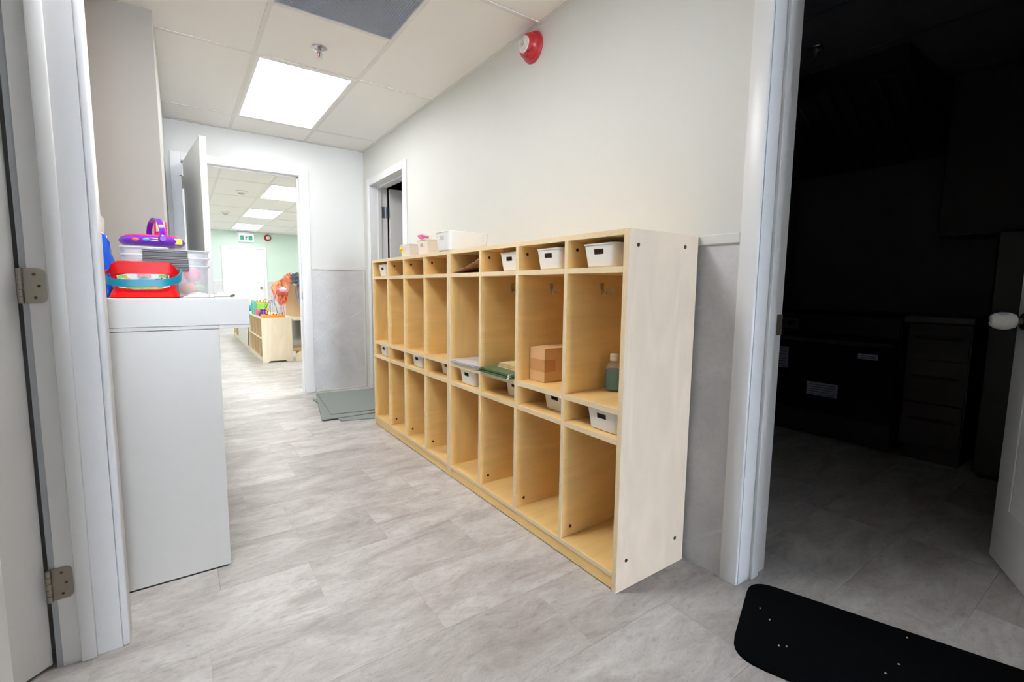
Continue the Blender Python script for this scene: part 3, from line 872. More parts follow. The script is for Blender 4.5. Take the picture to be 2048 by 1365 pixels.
# ------------------------------------------------------------------ lockers
X0, X1 = 1.1968, 1.579
TH = 0.019
def locker(y0, y1, divs, label, hook_dividers, end_mat):
    t = thing('coat_locker', label, 'locker', ((X0 + X1) / 2, (y0 + y1) / 2, 0), 'two-tier birch coat lockers along the corridor wall')
    g = thing_edges = []
    def board(name, x0, x1, ya, yb, z0, z1, mat, front='x'):
        o = part(name, B().box(x0 + .0025, x1, ya, yb, z0, z1, .0008), mat, t)
        part('front_edge', B().box(x0, x0 + .0026, ya, yb, z0, z1, .0006), M['edge'], o)
        return o
    pa = board('end_panel', X0, X1, y0, y0 + TH, 0, H, end_mat)
    pb = board('end_panel', X0, X1, y1 - TH, y1, 0, H, M['birch_z'])
    board('top_board', X0, X1, y0 + TH, y1 - TH, H - .020, H, M['birch_y'])
    board('bottom_shelf', X0, X1, y0 + TH, y1 - TH, .052, .070, M['birch_x'])
    part('toe_board', B().box(X0 + .006, X0 + .022, y0 + TH, y1 - TH, .004, .052, .001), M['birch_y'], t)
    part('back_panel', B().box(X1 - .006, X1, y0 + TH, y1 - TH, .07, H - .02), M['birch_z'], t)
    ys = [y0 + TH] + [v for d in divs for v in (d - .0085, d + .0085)] + [y1 - TH]
    for i, d in enumerate(divs):
        board('divider', X0, X1 - .006, d - .0085, d + .0085, .070, H - .020, M['birch_x'])
    for i in range(4):
        a, c = ys[2 * i], ys[2 * i + 1]
        for z0, z1 in ((1.114, 1.134), (.634, .655), (.529, .549)):
            board('shelf', X0, X1 - .006, a, c, z0, z1, M['birch_x'] if z1 < 1 else M['birch_y'])
    # coat hooks on the sides of the compartments
    for yh in hook_dividers:
        for zz in (1.055, .47):
            hk = B()
            xh = 1.384
            hk.box(xh - .010, xh + .010, yh - .003, yh, zz - .012, zz + .026, .001)
            for dx in (-.016, .016):
                hk.tube([(xh + dx * .4, yh - .003, zz), (xh + dx * .8, yh - .014, zz - .014), (xh + dx, yh - .028, zz - .018), (xh + dx * 1.1, yh - .036, zz - .006), (xh + dx * 1.15, yh - .037, zz + .004)], .0026, 7)
            part('coat_hook', hk, M['chrome'], t)
    # bolt heads
    sc = []
    for yf in [y0] + [d - .0085 for d in divs]:
        for xs_, zs_ in ((1.246, 1.205), (1.50, 1.212), (1.246, .108), (1.525, .105)):
            s_ = B().lathe([(.0068, 0), (.0062, -.0016), (.003, -.0012)], (xs_, yf, zs_), (0, 1, 0), 12)
            part('bolt', s_, M['screw'], t)
    return t
locker(1.028, 2.256, [1.324, 1.634, 1.936], 'nearer birch coat locker, its bare end panel beside the kitchen door frame', [1.324 - .0085, 1.634 - .0085, 1.936 - .0085, 2.256 - TH], M['birch_end'])
locker(2.258, 3.470, [2.566, 2.875, 3.162], 'farther birch coat locker standing next to the green mats', [2.566 - .0085, 2.875 - .0085, 3.162 - .0085, 3.470 - TH], M['birch_z'])

# ------------------------------------------------------------------ white handled bins
def bin_mesh(L, Wt, Wb, Hh, hw=.022, hz=(.56, .78), th=.0022, r=.022):
    """open bin: length L along x (handle cut-outs in the two short ends), bottom narrower; origin at base centre"""
    b = B()
    def ring(z, inset):
        f = z / Hh; f = max(0, min(1, f))
        w_ = (Wb + (Wt - Wb) * f) / 2 - inset; l_ = (L - .02 + .02 * f) / 2 - inset; rr_ = max(.004, r - inset)
        pts = []
        # +x side (with cut-out), then corners
        for cx, cy, a0, side in ((l_ - rr_, w_ - rr_, 0, 0), (-l_ + rr_, w_ - rr_, PI / 2, 1), (-l_ + rr_, -w_ + rr_, PI, 2), (l_ - rr_, -w_ + rr_, 1.5 * PI, 3)):
            for i in range(5):
                a = a0 + i * PI / 8; pts.append(Vector((cx + rr_ * math.cos(a), cy + rr_ * math.sin(a), z)))
            if side == 1:  # between corner 2 and 3: the -x end
                pts += [Vector((-l_, hw, z)), Vector((-l_, -hw, z))]
            if side == 3:
                pts += [Vector((l_, -hw, z)), Vector((l_, hw, z))]
        return pts
    zs = [0.0, Hh * .06, Hh * hz[0], Hh * hz[1], Hh]
    outer = [ring(0.0, .006)] + [ring(z, 0) for z in zs[1:]]
    inner = [ring(max(z, th), th) for z in zs]
    ov = [[b.bm.verts.new(p) for p in r_] for r_ in outer]
    iv = [[b.bm.verts.new(p) for p in r_] for r_ in inner]
    n = len(ov[0])
    holes = (10, 22)          # index k of the quad between the two cut-out points
    for i in range(4):
        for k in range(n):
            q = (k + 1) % n
            if i == 2 and k in holes:
                for (a0, a1) in (((i, k), (i, q)), ((i, q), (i + 1, q)), ((i + 1, q), (i + 1, k)), ((i + 1, k), (i, k))):
                    b.bm.faces.new((ov[a0[0]][a0[1]], ov[a1[0]][a1[1]], iv[a1[0]][a1[1]], iv[a0[0]][a0[1]]))
                continue
            f = b.bm.faces.new((ov[i][k], ov[i][q], ov[i + 1][q], ov[i + 1][k])); f.smooth = True
            f = b.bm.faces.new((iv[i][q], iv[i][k], iv[i + 1][k], iv[i + 1][q])); f.smooth = True
    for k in range(n):
        q = (k + 1) % n
        b.bm.faces.new((ov[4][k], ov[4][q], iv[4][q], iv[4][k]))
    b.bm.faces.new(list(reversed(ov[0]))); b.bm.faces.new(iv[0])
    return b
def make_bin(loc, label, group, rot=0.0, L=.27, Wt=.158, Wb=.136, Hh=.083, mat=None):
    t = thing('storage_bin', label, 'bin', (0, 0, 0), group)
    part('tub', bin_mesh(L, Wt, Wb, Hh), mat or M['white_plastic'], t)
    rm = B()
    o = rrect(-L / 2 - .0025, L / 2 + .0025, -Wt / 2 - .0025, Wt / 2 + .0025, .024, Hh - .004)
    i_ = rrect(-L / 2 + .0015, L / 2 - .0015, -Wt / 2 + .0015, Wt / 2 - .0015, .021, Hh - .004)
    top = lambda rg: [p + Vector((0, 0, .005)) for p in rg]
    rm.loft([i_, o, top(o), top(i_), i_], False, False, False)
    part('rim', rm, mat or M['white_plastic'], t)
    t.location = loc; t.rotation_euler = (0, 0, rot); WL[t.name] = Vector(loc)
    return t
GB = 'white handled bins in the locker cubbies'
ZT, ZL = 1.1345, .5495
binspec = [  # y centre, x front face, z, label
    (1.178, 1.215, ZT, 'white bin in the top cubby next to the bare end panel'),
    (1.452, 1.215, ZT, 'white bin in the top cubby second from the bare end panel'),
    (1.732, 1.222, ZT, 'white bin in the top cubby third from the bare end panel'),
    (3.316, 1.215, ZT, 'white bin in the farthest top cubby beside the doorway'),
    (1.142, 1.218, ZL, 'white bin in the low cubby under the green soap bottle'),
    (1.445, 1.258, ZL, 'white bin in the low cubby under the cardboard box'),
    (1.737, 1.262, ZL, 'white bin in the low cubby under the green folders'),
    (2.098, 1.215, ZL, 'white bin in the low cubby under the clear plastic sleeves'),
    (2.404, 1.255, ZL, 'white bin in the nearest low cubby of the farther locker'),
    (2.746, 1.222, ZL, 'white bin in the second low cubby of the farther locker'),
    (3.003, 1.27, ZL, 'mostly hidden white bin in the third low cubby of the farther locker'),
    (3.332, 1.22, ZL, 'white bin in the farthest low cubby beside the green mats')]
b0 = None
for yc, xf, z, lab in binspec:
    loc = (xf + .135, yc, z)
    if b0 is None: b0 = make_bin(loc, lab, GB)
    else: dup(b0, loc, random.uniform(-.012, .012), lab, GB)
# bins on top of the locker
make_bin((1.312, 2.312, H + .0005), 'larger white bin with lime toy overhanging the locker top', 'bins on top of the lockers', .03, .262, .156, .138, .104)
make_bin((1.385, 2.74, H + .0005), 'pale pinkish bin on the locker top behind the larger white bin', 'bins on top of the lockers', 0, .25, .15, .135, .098, M['pale_plastic'])
make_bin((1.355, 2.945, H + .0005), 'low white bin with yellow toy at the far end of the locker top', 'bins on top of the lockers', 0, .25, .15, .135, .082, M['white_plastic'])
t = thing('lime_toy', 'bright lime green ball toy peeking out of the larger white bin', 'toy', (1.385, 2.30, H + .02))
part('ball', B().sphere((1.385, 2.30, H + .085), .034, (1, 1, .9), 3), M['lime'], t)
part('stem', B().cyl((1.385, 2.30, H + .004), (1.385, 2.30, H + .06), .02, .024, 14), M['lime'], t)
solo('pink_toy', B().tube([(1.31, 2.74, H + .014), (1.292, 2.75, H + .07), (1.284, 2.757, H + .108), (1.264, 2.772, H + .118), (1.256, 2.780, H + .122), (1.275, 2.767, H + .128), (1.315, 2.745, H + .118)], .0085, 10), M['pink'], 'curved pink toy handle sticking out of the pale bin', 'toy')
solo('yellow_toy', B().sphere((1.215, 2.955, H + .048), .017, (.6, .8, 1.3), 2), M['yellow'], 'small yellow toy stuck on the front of the low far bin', 'toy')
solo('lime_card', B().box(1.225, 1.31, 2.40, 2.50, H + .0003, H + .006, .001), M['lime'], 'flat lime green piece lying under the larger white bin edge', 'toy')
solo('dark_toy', B().sphere((1.46, 2.185, H + .014), .014, (1.6, 1, 1), 2), M['teal'], 'tiny dark teal toy beside the larger white bin', 'toy')

# ------------------------------------------------------------------ things in the locker compartments
ZS = .6555
# cardboard box
t = thing('cardboard_box', 'brown cardboard box with packing tape on the locker shelf', 'box', (1.385, 1.57, ZS))
R = Matrix.Rotation(-.03, 3, 'Z'); cc = (1.385, 1.57, 0)
x0, x1, y0, y1, z0, z1 = 1.266, 1.50, 1.519, 1.622, ZS + .0005, ZS + .148
part('carton', B().box(x0, x1, y0, y1, z0, z1 - .003, .0015), M['card'], t)
f = B().box(x0 - .0008, (x0 + x1) / 2 - .0007, y0 - .0008, y1 + .0008, z1 - .003, z1, .0008); f.box((x0 + x1) / 2 + .0007, x1 + .0008, y0 - .0008, y1 + .0008, z1 - .003, z1, .0008)
part('lid_flaps', f, M['card'], t)
tp = B().box(x0 - .001, x0, y0 - .001, y1 - .004, z0 + .045, z0 + .098); tp.box(x0 - .001, x0 + .06, y0 - .001, y0, z0 + .045, z0 + .098)
part('packing_tape', tp, M['tape'], t)
# soap bottle
t = thing('soap_bottle', 'clear bottle of teal green liquid with white cap on the locker shelf', 'bottle', (1.409, 1.262, ZS))
c = (1.409, 1.262, ZS)
part('shell', B().lathe([(.026, .0005), (.0315, .003), (.0325, .008), (.0325, .086), (.030, .098), (.022, .108), (.0125, .116), (.0125, .122)], c, n=28), M['bottle'], t)
part('liquid', B().lathe([(.024, .003), (.0305, .006), (.0305, .084), (.029, .086)], c, n=28), M['soap'], t)
part('cap', B().lathe([(.0155, .121), (.0155, .146), (.014, .148)], c, n=24), M['white_plastic'], t)
lb = B().grid(lambda u, v: Vector((c[0] + .0329 * math.cos(-1.35 + 1.7 * u), c[1] + .0329 * math.sin(-1.35 + 1.7 * u), ZS + .018 + .066 * v)), 10, 1, .0004)
part('label_sticker', lb, M['label_cream'], t)
solo('yellow_toy', B().prism([(1.395, ZS + .0005), (1.45, ZS + .0005), (1.446, ZS + .034), (1.42, ZS + .040), (1.40, ZS + .026)], 'y', 1.178, 1.206, .004), M['yellow'], 'small yellow toy beside the soap bottle on the locker shelf', 'toy')
# green hanging folders and manila folders
def sheet(x0, x1, y0, y1, z, sag, th, mat, name, par, lab=None, rot=0.0, curl=0.0):
    cx, cy = (x0 + x1) / 2, (y0 + y1) / 2
    def fn(u, v):
        x = x0 + (x1 - x0) * u; y = y0 + (y1 - y0) * v
        zz = z - sag * (1 - u) ** 2 * (1 - v * .6) + curl * (v ** 3)
        dx, dy = x - cx, y - cy
        return Vector((cx + dx * math.cos(rot) - dy * math.sin(rot), cy + dx * math.sin(rot) + dy * math.cos(rot), zz))
    return part(name, B().grid(fn, 8, 8, th), mat, par, lab)
GF = 'green hanging folders piled on the locker shelf'
for i in range(5):
    t = thing('hanging_folder', ['bottom of the pile of green hanging folders on the locker shelf', 'second green hanging folder up from the bottom of the pile', 'middle green hanging folder of the pile on the shelf', 'fourth green hanging folder up in the pile on the shelf', 'topmost green hanging folder of the pile, under the manila folders'][i], 'folder', (1.3, 1.78, ZS), GF)
    z = ZS + .003 + i * .0044; xs0 = 1.182 + random.uniform(-.006, .006) + i * .002; ys1 = 1.918 - i * .003
    sheet(xs0, 1.45, 1.652, ys1, z, 0.0, .0026, M['green_file'], 'cover', t, rot=.0)
    hk = B()
    for yy in (1.655, ys1 - .004):
        hk.box(xs0 - .006, xs0 + .012, yy - .006, yy + .010, z - .0004, z + .0010, .0004)
        hk.box(xs0 - .010, xs0 - .003, yy - .002, yy + .006, z - .0026, z + .0010, .0005)
    part('metal_hook_tips', hk, M['chrome'], t)
for i in range(3):
    t = thing('manila_folder', ['lowest manila folder lying on the green folders', 'middle manila folder of three on the green folders', 'uppermost manila folder on the pile of folders'][i], 'folder', (1.38, 1.78, ZS + .03), 'manila folders on the green folders')
    z = ZS + .0250 + i * .0078
    sheet(1.262 + i * .003, 1.50, 1.655, 1.872 - i * .002, z, .002, .003, M['manila'], 'folded_card', t)
    sheet(1.270 + i * .003, 1.50, 1.657, 1.866 - i * .002, z + .0034, .001, .002, M['manila'], 'inner_sheet', t)
# clear sleeves
GS = 'clear plastic sleeves stacked on the locker shelf'
for i in range(4):
    z = ZS + .0046 + i * .0045
    o = B().grid(lambda u, v: Vector((1.188 + .006 * math.sin(i * 3) + .25 * u, 1.956 + .268 * v, z + .001 * math.sin(9 * u + i) * math.sin(7 * v + 2 * i))), 10, 10, .0022)
    o = solo('plastic_sleeve', o, M['clear_lid'], ['lowest clear plastic sleeve in the stack beside the green folders', 'second clear plastic sleeve from the bottom of the stack', 'third clear plastic sleeve from the bottom of the stack', 'topmost clear plastic sleeve in the stack beside the green folders'][i], 'sleeve', GS)
# crumpled brown paper in the top cubby
def crump(u, v):
    x = 1.205 + .19 * u; y = 1.955 + .265 * v
    k = (1 - v) ** 1.1
    z = ZT + .004 + .062 * k * (0.75 + .25 * math.sin(3 * u + 1)) + .010 * noise.noise(Vector((u * 6, v * 7, 3.1))) * (k + .3)
    return Vector((x, y, max(z, ZT + .003)))
solo('brown_cloth', B().grid(crump, 20, 22, .0025), M['brown_cloth'], 'crumpled brown cloth heaped in the top cubby of the nearer locker', 'cloth', ang=60)

# ------------------------------------------------------------------ fire alarm
def fire_alarm(c, axis, sc, name, label):
    t = thing(name, label, 'fire alarm', c)
    part('base_ring', B().lathe([(.066 * sc, 0), (.068 * sc, .004 * sc), (.066 * sc, .012 * sc), (.058 * sc, .016 * sc), (.056 * sc, .013 * sc)], c, axis, 40), M['red_alarm'], t)
    part('housing', B().lathe([(.057 * sc, .010 * sc), (.056 * sc, .030 * sc), (.050 * sc, .046 * sc), (.040 * sc, .054 * sc), (.032 * sc, .055 * sc)], c, axis, 40), M['red_alarm'], t)
    le = part('strobe_lens', B().lathe([(.0365 * sc, .050 * sc), (.035 * sc, .060 * sc), (.028 * sc, .065 * sc), (.004 * sc, .067 * sc)], c, axis, 32), M['lens'], t)
    d = Vector(axis)
    part('strobe_reflector', B().lathe([(.012 * sc, .066 * sc), (.010 * sc, .069 * sc), (.003 * sc, .070 * sc)], c, axis, 16), M['chrome'], le)
    return t
fa = fire_alarm((XR, 2.062, 2.322), (-1, 0, 0), 1.15, 'fire_alarm', 'round red fire alarm strobe high on the corridor wall')
part('front_tab', B().box(XR - .060, XR - .020, 2.044, 2.068, 2.260, 2.284, .003), M['red_alarm'], fa)
part('printed_mark', B().prism([(2.028, 2.278), (2.038, 2.278), (2.038, 2.291)], 'x', XR - .0622, XR - .040), M['ink'], fa)
fb = fire_alarm((1.977, YF, 2.313), (0, -1, 0), 1.3, 'fire_alarm', 'small red alarm on the mint wall beside the exit sign')

# exit sign in the play room
t = thing('exit_sign', 'white and green running-man exit sign above the far door', 'sign', (1.476, YF, 2.28))
part('housing', B().box(1.306, 1.646, YF - .07, YF - .002, 2.172, 2.385, .004), M['exit_white'], t)
part('mount_bar', B().box(1.27, 1.66, YF - .045, YF - .025, 2.385, ZC2 - .001), M['steel'], t)
for x0, x1 in ((1.332, 1.42), (1.522, 1.612)):
    part('green_field', B().box(x0, x1, YF - .0725, YF - .069, 2.215, 2.335), M['exit_green'], t)
part('door_field', B().box(1.42, 1.522, YF - .072, YF - .069, 2.195, 2.35), M['paper'], t)
rm = B()
rm.cyl((1.482, YF - .076, 2.318), (1.482, YF - .071, 2.318), .010, .010, 12)
for pts in ([(1.478, 2.306), (1.466, 2.268)], [(1.466, 2.268), (1.484, 2.246), (1.474, 2.222)], [(1.466, 2.268), (1.456, 2.24), (1.440, 2.236)], [(1.476, 2.300), (1.494, 2.288), (1.502, 2.298)], [(1.476, 2.300), (1.458, 2.296), (1.45, 2.278)]):
    rm.tube([(x, YF - .0735, z) for x, z in pts], .0055, 6)
part('running_figure', rm, M['ink'], t)

# ------------------------------------------------------------------ floor mats
def mat_obj(name, corners, z, th, rad, mat, label, cat, group=None, top_mat=None):
    P = [Vector((x, y)) for x, y in corners]; n = len(P); poly = []
    for i in range(n):
        a, b, c = P[i - 1], P[i], P[(i + 1) % n]
        d0 = (a - b).normalized(); d1 = (c - b).normalized()
        for k in range(7):
            s_ = k / 6; p0 = b + d0 * rad; p1 = b + d1 * rad
            poly.append(tuple((p0 * (1 - s_) ** 2 + b * 2 * s_ * (1 - s_) + p1 * s_ ** 2)))
    b = B().prism(poly, 'z', z, z + th)
    return b
def off(c, d, l, w_):
    return [tuple(Vector(c)), tuple(Vector(c) + Vector(d) * l), tuple(Vector(c) + Vector(d) * l + Vector((d[1], -d[0])) * w_), tuple(Vector(c) + Vector((d[1], -d[0])) * w_)]
# dark mat at the kitchen door
e1 = Vector((1.255, .605)); e2 = Vector((1.700, .80))
dd = Vector((.31, -.95)).normalized()
cor = [(1.668, .815), (1.318, .72), (1.212, .60), (1.262, .50), (1.93, -.55), (2.42, -.22)]
cor = [(1.655, .803), (1.318, .683), (1.245, .53), (1.85, -.42), (2.205, -.27)]
poly = [(1.675, .778), (1.338, .703), (1.236, .615), (1.246, .50), (1.262, .46)]
p1, p2 = Vector((1.655, .797)), Vector((1.285, .655))
bm_ = mat_obj('mat', [(1.665, .803), (1.262, .652), (1.66, -.50), (2.06, -.33)], 0.0003, .009, .085, None, '', '')
t = thing('floor_mat', 'black rubber mat lying across the kitchen threshold', 'mat', (1.68, .2, 0))
part('mat_pad', bm_, M['black_mat'], t)
cr = B()
for x, y in ((1.53, .70), (1.50, .655), (1.41, .585), (1.425, .57), (1.77, .38), (1.62, .36), (1.55, .37)): cr.sphere((x, y, .0115), .0028, (1.2, 1, .8), 1)
part('crumbs', cr, M['crumb'], t, kind='stuff')
# green mats by the far end of the lockers
GM = 'green ribbed mats piled by the lockers'
for i, (cs, z, lab) in enumerate((
        ([(.965, 4.55), (1.52, 4.05), (1.32, 3.47), (1.02, 3.61)], .0004, 'lowest green ribbed mat, its corner poking out towards the doorway'),
        ([(1.036, 4.69), (1.575, 4.63), (1.46, 3.74), (.868, 3.745)], .0088, 'middle green ribbed mat, its white edge strip showing at the back'),
        ([(1.045, 4.68), (1.585, 4.62), (1.50, 3.78), (.965, 3.85)], .0172, 'topmost green ribbed mat of the pile beside the lockers'))):
    if i == 0: cs = [(.972, 4.54), (1.50, 4.20), (1.46, 3.555), (.992, 3.672)]
    t = thing('floor_mat', lab, 'mat', (1.2, 4.2, z), GM)
    part('rubber_backing', mat_obj('m', cs, z, .003, .01, None, '', ''), M['mat_back'], t)
    part('ribbed_pile', mat_obj('m', cs, z + .003, .0052, .012, None, '', ''), M['carpet'], t)
    if i == 1: part('edge_strip', B().prism([(1.032, 4.692), (1.30, 4.664), (1.302, 4.684), (1.034, 4.714)], 'z', z, z + .007), M['paper'], t, label='white edge strip')

# ------------------------------------------------------------------ white cabinet with thick overhanging top
t = thing('white_cabinet', 'tall plain white cabinet with a thick overhanging top behind the left door frame', 'cabinet', (0, 2.4, 0))
CY0, CY1 = 1.963, 2.93
part('side_panel', B().box(XA + .012, .109, CY0, CY0 + .02, .006, .902, .0008), M['white_lam'], t)
part('side_panel', B().box(XA + .012, .109, CY1 - .02, CY1, .006, .902, .0008), M['white_lam'], t)
part('back_panel', B().box(XA + .012, XA + .02, CY0 + .02, CY1 - .02, .006, .902), M['white_lam'], t)
part('front_panel', B().box(.091, .109, CY0 + .021, CY1 - .021, .06, .90, .001), M['white_lam'], t)
part('foot_glides', B().box(XA + .03, .10, CY0 + .001, CY0 + .018, 0.0, .006), M['black'], t)
part('sub_top', B().box(XA + .012, .109, CY0 - .001, CY1, .9035, .9155, .0006), M['white_lam'], t)
part('overhang_board', B().box(.1105, .209, CY0 - .001, CY1, .9035, .9155, .0006), M['white_lam'], t)
part('thick_top', B().box(XA + .012, .209, CY0 - .002, CY1, .9162, 1.012, .0012), M['white_lam'], t)

# ------------------------------------------------------------------ toys on the white cabinet
ZK = 1.0125
# red toy bucket
t = thing('toy_bucket', 'red plastic toy bucket with a teal handle and picture label', 'toy bucket', (-.1, 2.1, ZK))
bx0, bx1, by0, by1 = -.198, .002, 2.022, 2.185
bk = B()
def rg(z, g, r=.03, lift=0.0):
    pts = rrect(bx0 - g, bx1 + g, by0 - g, by1 + g, r, z, 5)
    if lift:
        for p in pts:
            if p.y < by0 + .01: p.z += lift * (1 - min(1, abs((p.x - (bx0 + bx1) / 2) / ((bx1 - bx0) / 2 + g))) ** 5)
    return pts
outer = [rg(ZK + .0005, -.004), rg(ZK + .003, -.001), rg(ZK + .022, -.008), rg(ZK + .03, -.012), rg(ZK + .078, -.008), rg(ZK + .082, -.003), rg(ZK + .092, 0, lift=.036), rg(ZK + .094, -.002, lift=.036)]
inner = [rg(ZK + .092, -.004, lift=.036), rg(ZK + .01, -.015)]
bk.loft(outer + inner, True, True)
part('pail', bk, M['red'], t, ang=40)
# handle: strap hanging forward
hp = []
for i in range(25):
    a = PI * i / 24
    x = (bx0 + bx1) / 2 - (.105) * math.copysign(abs(math.cos(a)) ** .55, math.cos(a))
    y = (by0 + by1) / 2 - .06 - .078 * abs(math.sin(a)) ** .6
    z = ZK + .086 - .036 * abs(math.sin(a)) ** .7 + .012 * (i / 24 - .5)
    hp.append((x, y, z))
part('carry_handle', B().band(hp, .024, .0028, (0, 0, 1)), M['teal'], t, label='teal strap handle')
for sx in (bx0 - .003, bx1 + .003): part('handle_pivot', B().cyl((sx - .004, (by0 + by1) / 2 - .05, ZK + .086), (sx + .004, (by0 + by1) / 2 - .05, ZK + .086), .008, .008, 14), M['red'], t)
yl = by0 + .0025
lab = B().prism([(bx0 + .03, ZK + .036), (bx0 + .07, ZK + .029), (bx1 - .06, ZK + .03), (bx1 - .03, ZK + .039), (bx1 - .03, ZK + .079), (bx1 - .06, ZK + .085), (bx0 + .06, ZK + .083), (bx0 + .027, ZK + .076)], 'y', yl + .0005, yl + .008)
lo = part('picture_label', lab, M['paper'], t, label='white and green picture label')
gr = B()
for x0, x1, z0, z1 in ((bx0 + .029, bx0 + .055, ZK + .068, ZK + .077), (bx0 + .029, bx0 + .038, ZK + .05, ZK + .07), (bx1 - .06, bx1 - .032, ZK + .07, ZK + .079), (bx1 - .04, bx1 - .032, ZK + .055, ZK + .075), (bx0 + .05, bx1 - .05, ZK + .031, ZK + .042)):
    gr.box(x0, x1, yl - .0003, yl + .0006, z0, z1, .0003)
part('green_print', gr, M['sticker_green'], lo)
an = B().sphere((bx0 + .055, yl, ZK + .062), .009, (1, .08, .8), 2); an.sphere((bx0 + .05, yl, ZK + .071), .005, (.8, .1, 1.2), 2)
an.sphere((bx1 - .075, yl, ZK + .036), .008, (1.6, .08, .6), 2)
part('orange_print', an, M['orange_wood'], lo)
part('teal_print', B().sphere((bx0 + .098, yl, ZK + .060), .012, (1.3, .06, .8), 2), M['aqua'], lo)
an = B().sphere((bx1 - .062, yl, ZK + .062), .007, (1.4, .08, .7), 2); an.sphere((bx1 - .052, yl, ZK + .067), .003, (1, .1, 1), 1)
part('grey_print', an, M['ink'], lo)
part('maker_badge', B().box(bx0 + .082, bx0 + .118, yl - .0012, yl + .0006, ZK + .070, ZK + .0805, .0004), M['red_alarm'], lo)
text_mesh('Fisher-Price', .0062, M['paper'], 'badge_lettering', lo, Matrix.Translation((bx0 + .100, yl - .0013, ZK + .0752)) @ Matrix.Rotation(PI / 2, 4, 'X'), .0002)
# charcoal slatted trays resting on the bucket rim
for i in range(3):
    z0 = ZK + .0955 + i * .0250
    t = thing('toy_track', ['lowest charcoal ridged toy tray resting on the red bucket', 'middle charcoal ridged toy tray of the stack on the red bucket', 'topmost charcoal ridged toy tray under the purple toy'][i], 'toy tray', (-.03, 2.14, z0), 'charcoal ridged trays on the red bucket')
    xa, xb = -.103 + .001 * i, .032 - .001 * i
    part('tray_body', B().box(xa, xb, 2.075, 2.20, z0 + .0005, z0 + .0165, .002), M['grey_slat'], t)
    part('tray_flange', B().box(xa - .001, xb + .001, 2.074, 2.201, z0 + .0165, z0 + .0190, .0008), M['grey_edge'], t)
    part('tray_rib', B().box(xa, xb, 2.076, 2.199, z0 + .0190, z0 + .0222, .0008), M['grey_slat'], t)
    part('tray_flange', B().box(xa - .001, xb + .001, 2.074, 2.201, z0 + .0222, z0 + .0247, .0008), M['grey_edge'], t)
# clear tubs with balls
def clear_tub(x0, x1, y0, y1, z0, z1, label):
    t = thing('clear_tub', label, 'tub', ((x0 + x1) / 2, (y0 + y1) / 2, z0), 'clear plastic tubs of toys')
    k = B(); e = .008
    o = [rrect(x0 + e, x1 - e, y0 + e, y1 - e, .02, z0 + .0005), rrect(x0 + .002, x1 - .002, y0 + .002, y1 - .002, .02, z1 - .03), rrect(x0, x1, y0, y1, .02, z1)]
    i_ = [rrect(x0 + .003, x1 - .003, y0 + .003, y1 - .003, .018, z1), rrect(x0 + e + .003, x1 - e - .003, y0 + e + .003, y1 - e - .003, .018, z0 + .004)]
    k.loft(o + i_, True, True); part('tub_wall', k, M['clear'], t)
    for zz in (z1 - .004, z1 - .032, z1 - .064):
        rm_ = B(); a = rrect(x0 - .003, x1 + .003, y0 - .003, y1 + .003, .022, zz); c_ = rrect(x0 + .001, x1 - .001, y0 + .001, y1 - .001, .02, zz)
        up = lambda r_: [p + Vector((0, 0, .004)) for p in r_]
        rm_.loft([c_, a, up(a), up(c_), c_], False, False, False); part('ridge', rm_, M['clear_lid'], t)
    return t
clear_tub(-.01, .103, 2.24, 2.48, ZK, ZK + .182, 'clear plastic tub of coloured balls at the right of the cabinet top')
clear_tub(-.178, -.03, 2.26, 2.48, ZK, ZK + .190, 'clear plastic tub behind the red bucket under the purple toy')
for x, y, z, r, m, lab in ((.0285, 2.284, ZK + .031, .026, 'peach', 'peach ball inside the right clear tub'), (.068, 2.315, ZK + .028, .022, 'sage', 'sage green ball inside the right clear tub'), (.047, 2.334, ZK + .088, .030, 'rose', 'rose pink ball inside the right clear tub')):
    solo('toy_ball', B().sphere((x, y, z), r, sub=3), M[m], lab, 'ball', 'balls in the clear tub')
# purple toy
t = thing('purple_toy', 'purple and pink toy case with an arched handle atop the clear tub', 'toy', (-.07, 2.33, ZK + .19))
ZP = ZK + .1965
def hull(xf, yf, zs):
    rings = []
    for z, s in zs:
        pts = []
        for i in range(32):
            a = 2 * PI * i / 32
            x = -.078 + xf * s * math.copysign(abs(math.cos(a)) ** .75, math.cos(a)); y = 2.345 + yf * s * math.copysign(abs(math.sin(a)) ** .8, math.sin(a))
            pts.append(Vector((x, y, z + .010 * (x + .078) * -1 * 0)))
        rings.append(pts)
    return rings
part('case_shell', B().loft(hull(.108, .085, [(ZP + .0005, .86), (ZP + .006, .95), (ZP + .018, 1.0), (ZP + .028, .97), (ZP + .034, .88), (ZP + .037, .7)])), M['purple'], t, ang=50)
part('pink_rim', B().loft(hull(.098, .075, [(ZP + .033, .93), (ZP + .039, .9), (ZP + .0415, .78)])), M['hot_pink'], t)
hp = [(-.052 + .024 * math.cos(a) , 2.262 + .040 + .045 * math.cos(a), ZP + .034 + .074 * math.sin(a)) for a in [PI * i / 20 for i in range(21)]]
hp = [(-.062 - .020 * math.cos(a), 2.300 - .040 * (-math.cos(a)) * -1, ZP + .030 + .078 * abs(math.sin(a)) ** .75) for a in [PI * i / 20 for i in range(21)]]
hp = [(-.068 + .024 * (-math.cos(a)), 2.335 - .078 * (-math.cos(a)), ZP + .026 + .082 * abs(math.sin(a)) ** .7) for a in [PI * i / 20 for i in range(21)]]
part('arched_handle', B().band(hp, .018, .006, (1, .25, 0)), M['purple'], t)
part('handle_boss', B().lathe([(.0155, 0), (.0155, .008), (.010, .012)], (-.044, 2.262, ZP + .026), (.1, -1, 0), 24), M['purple'], t)
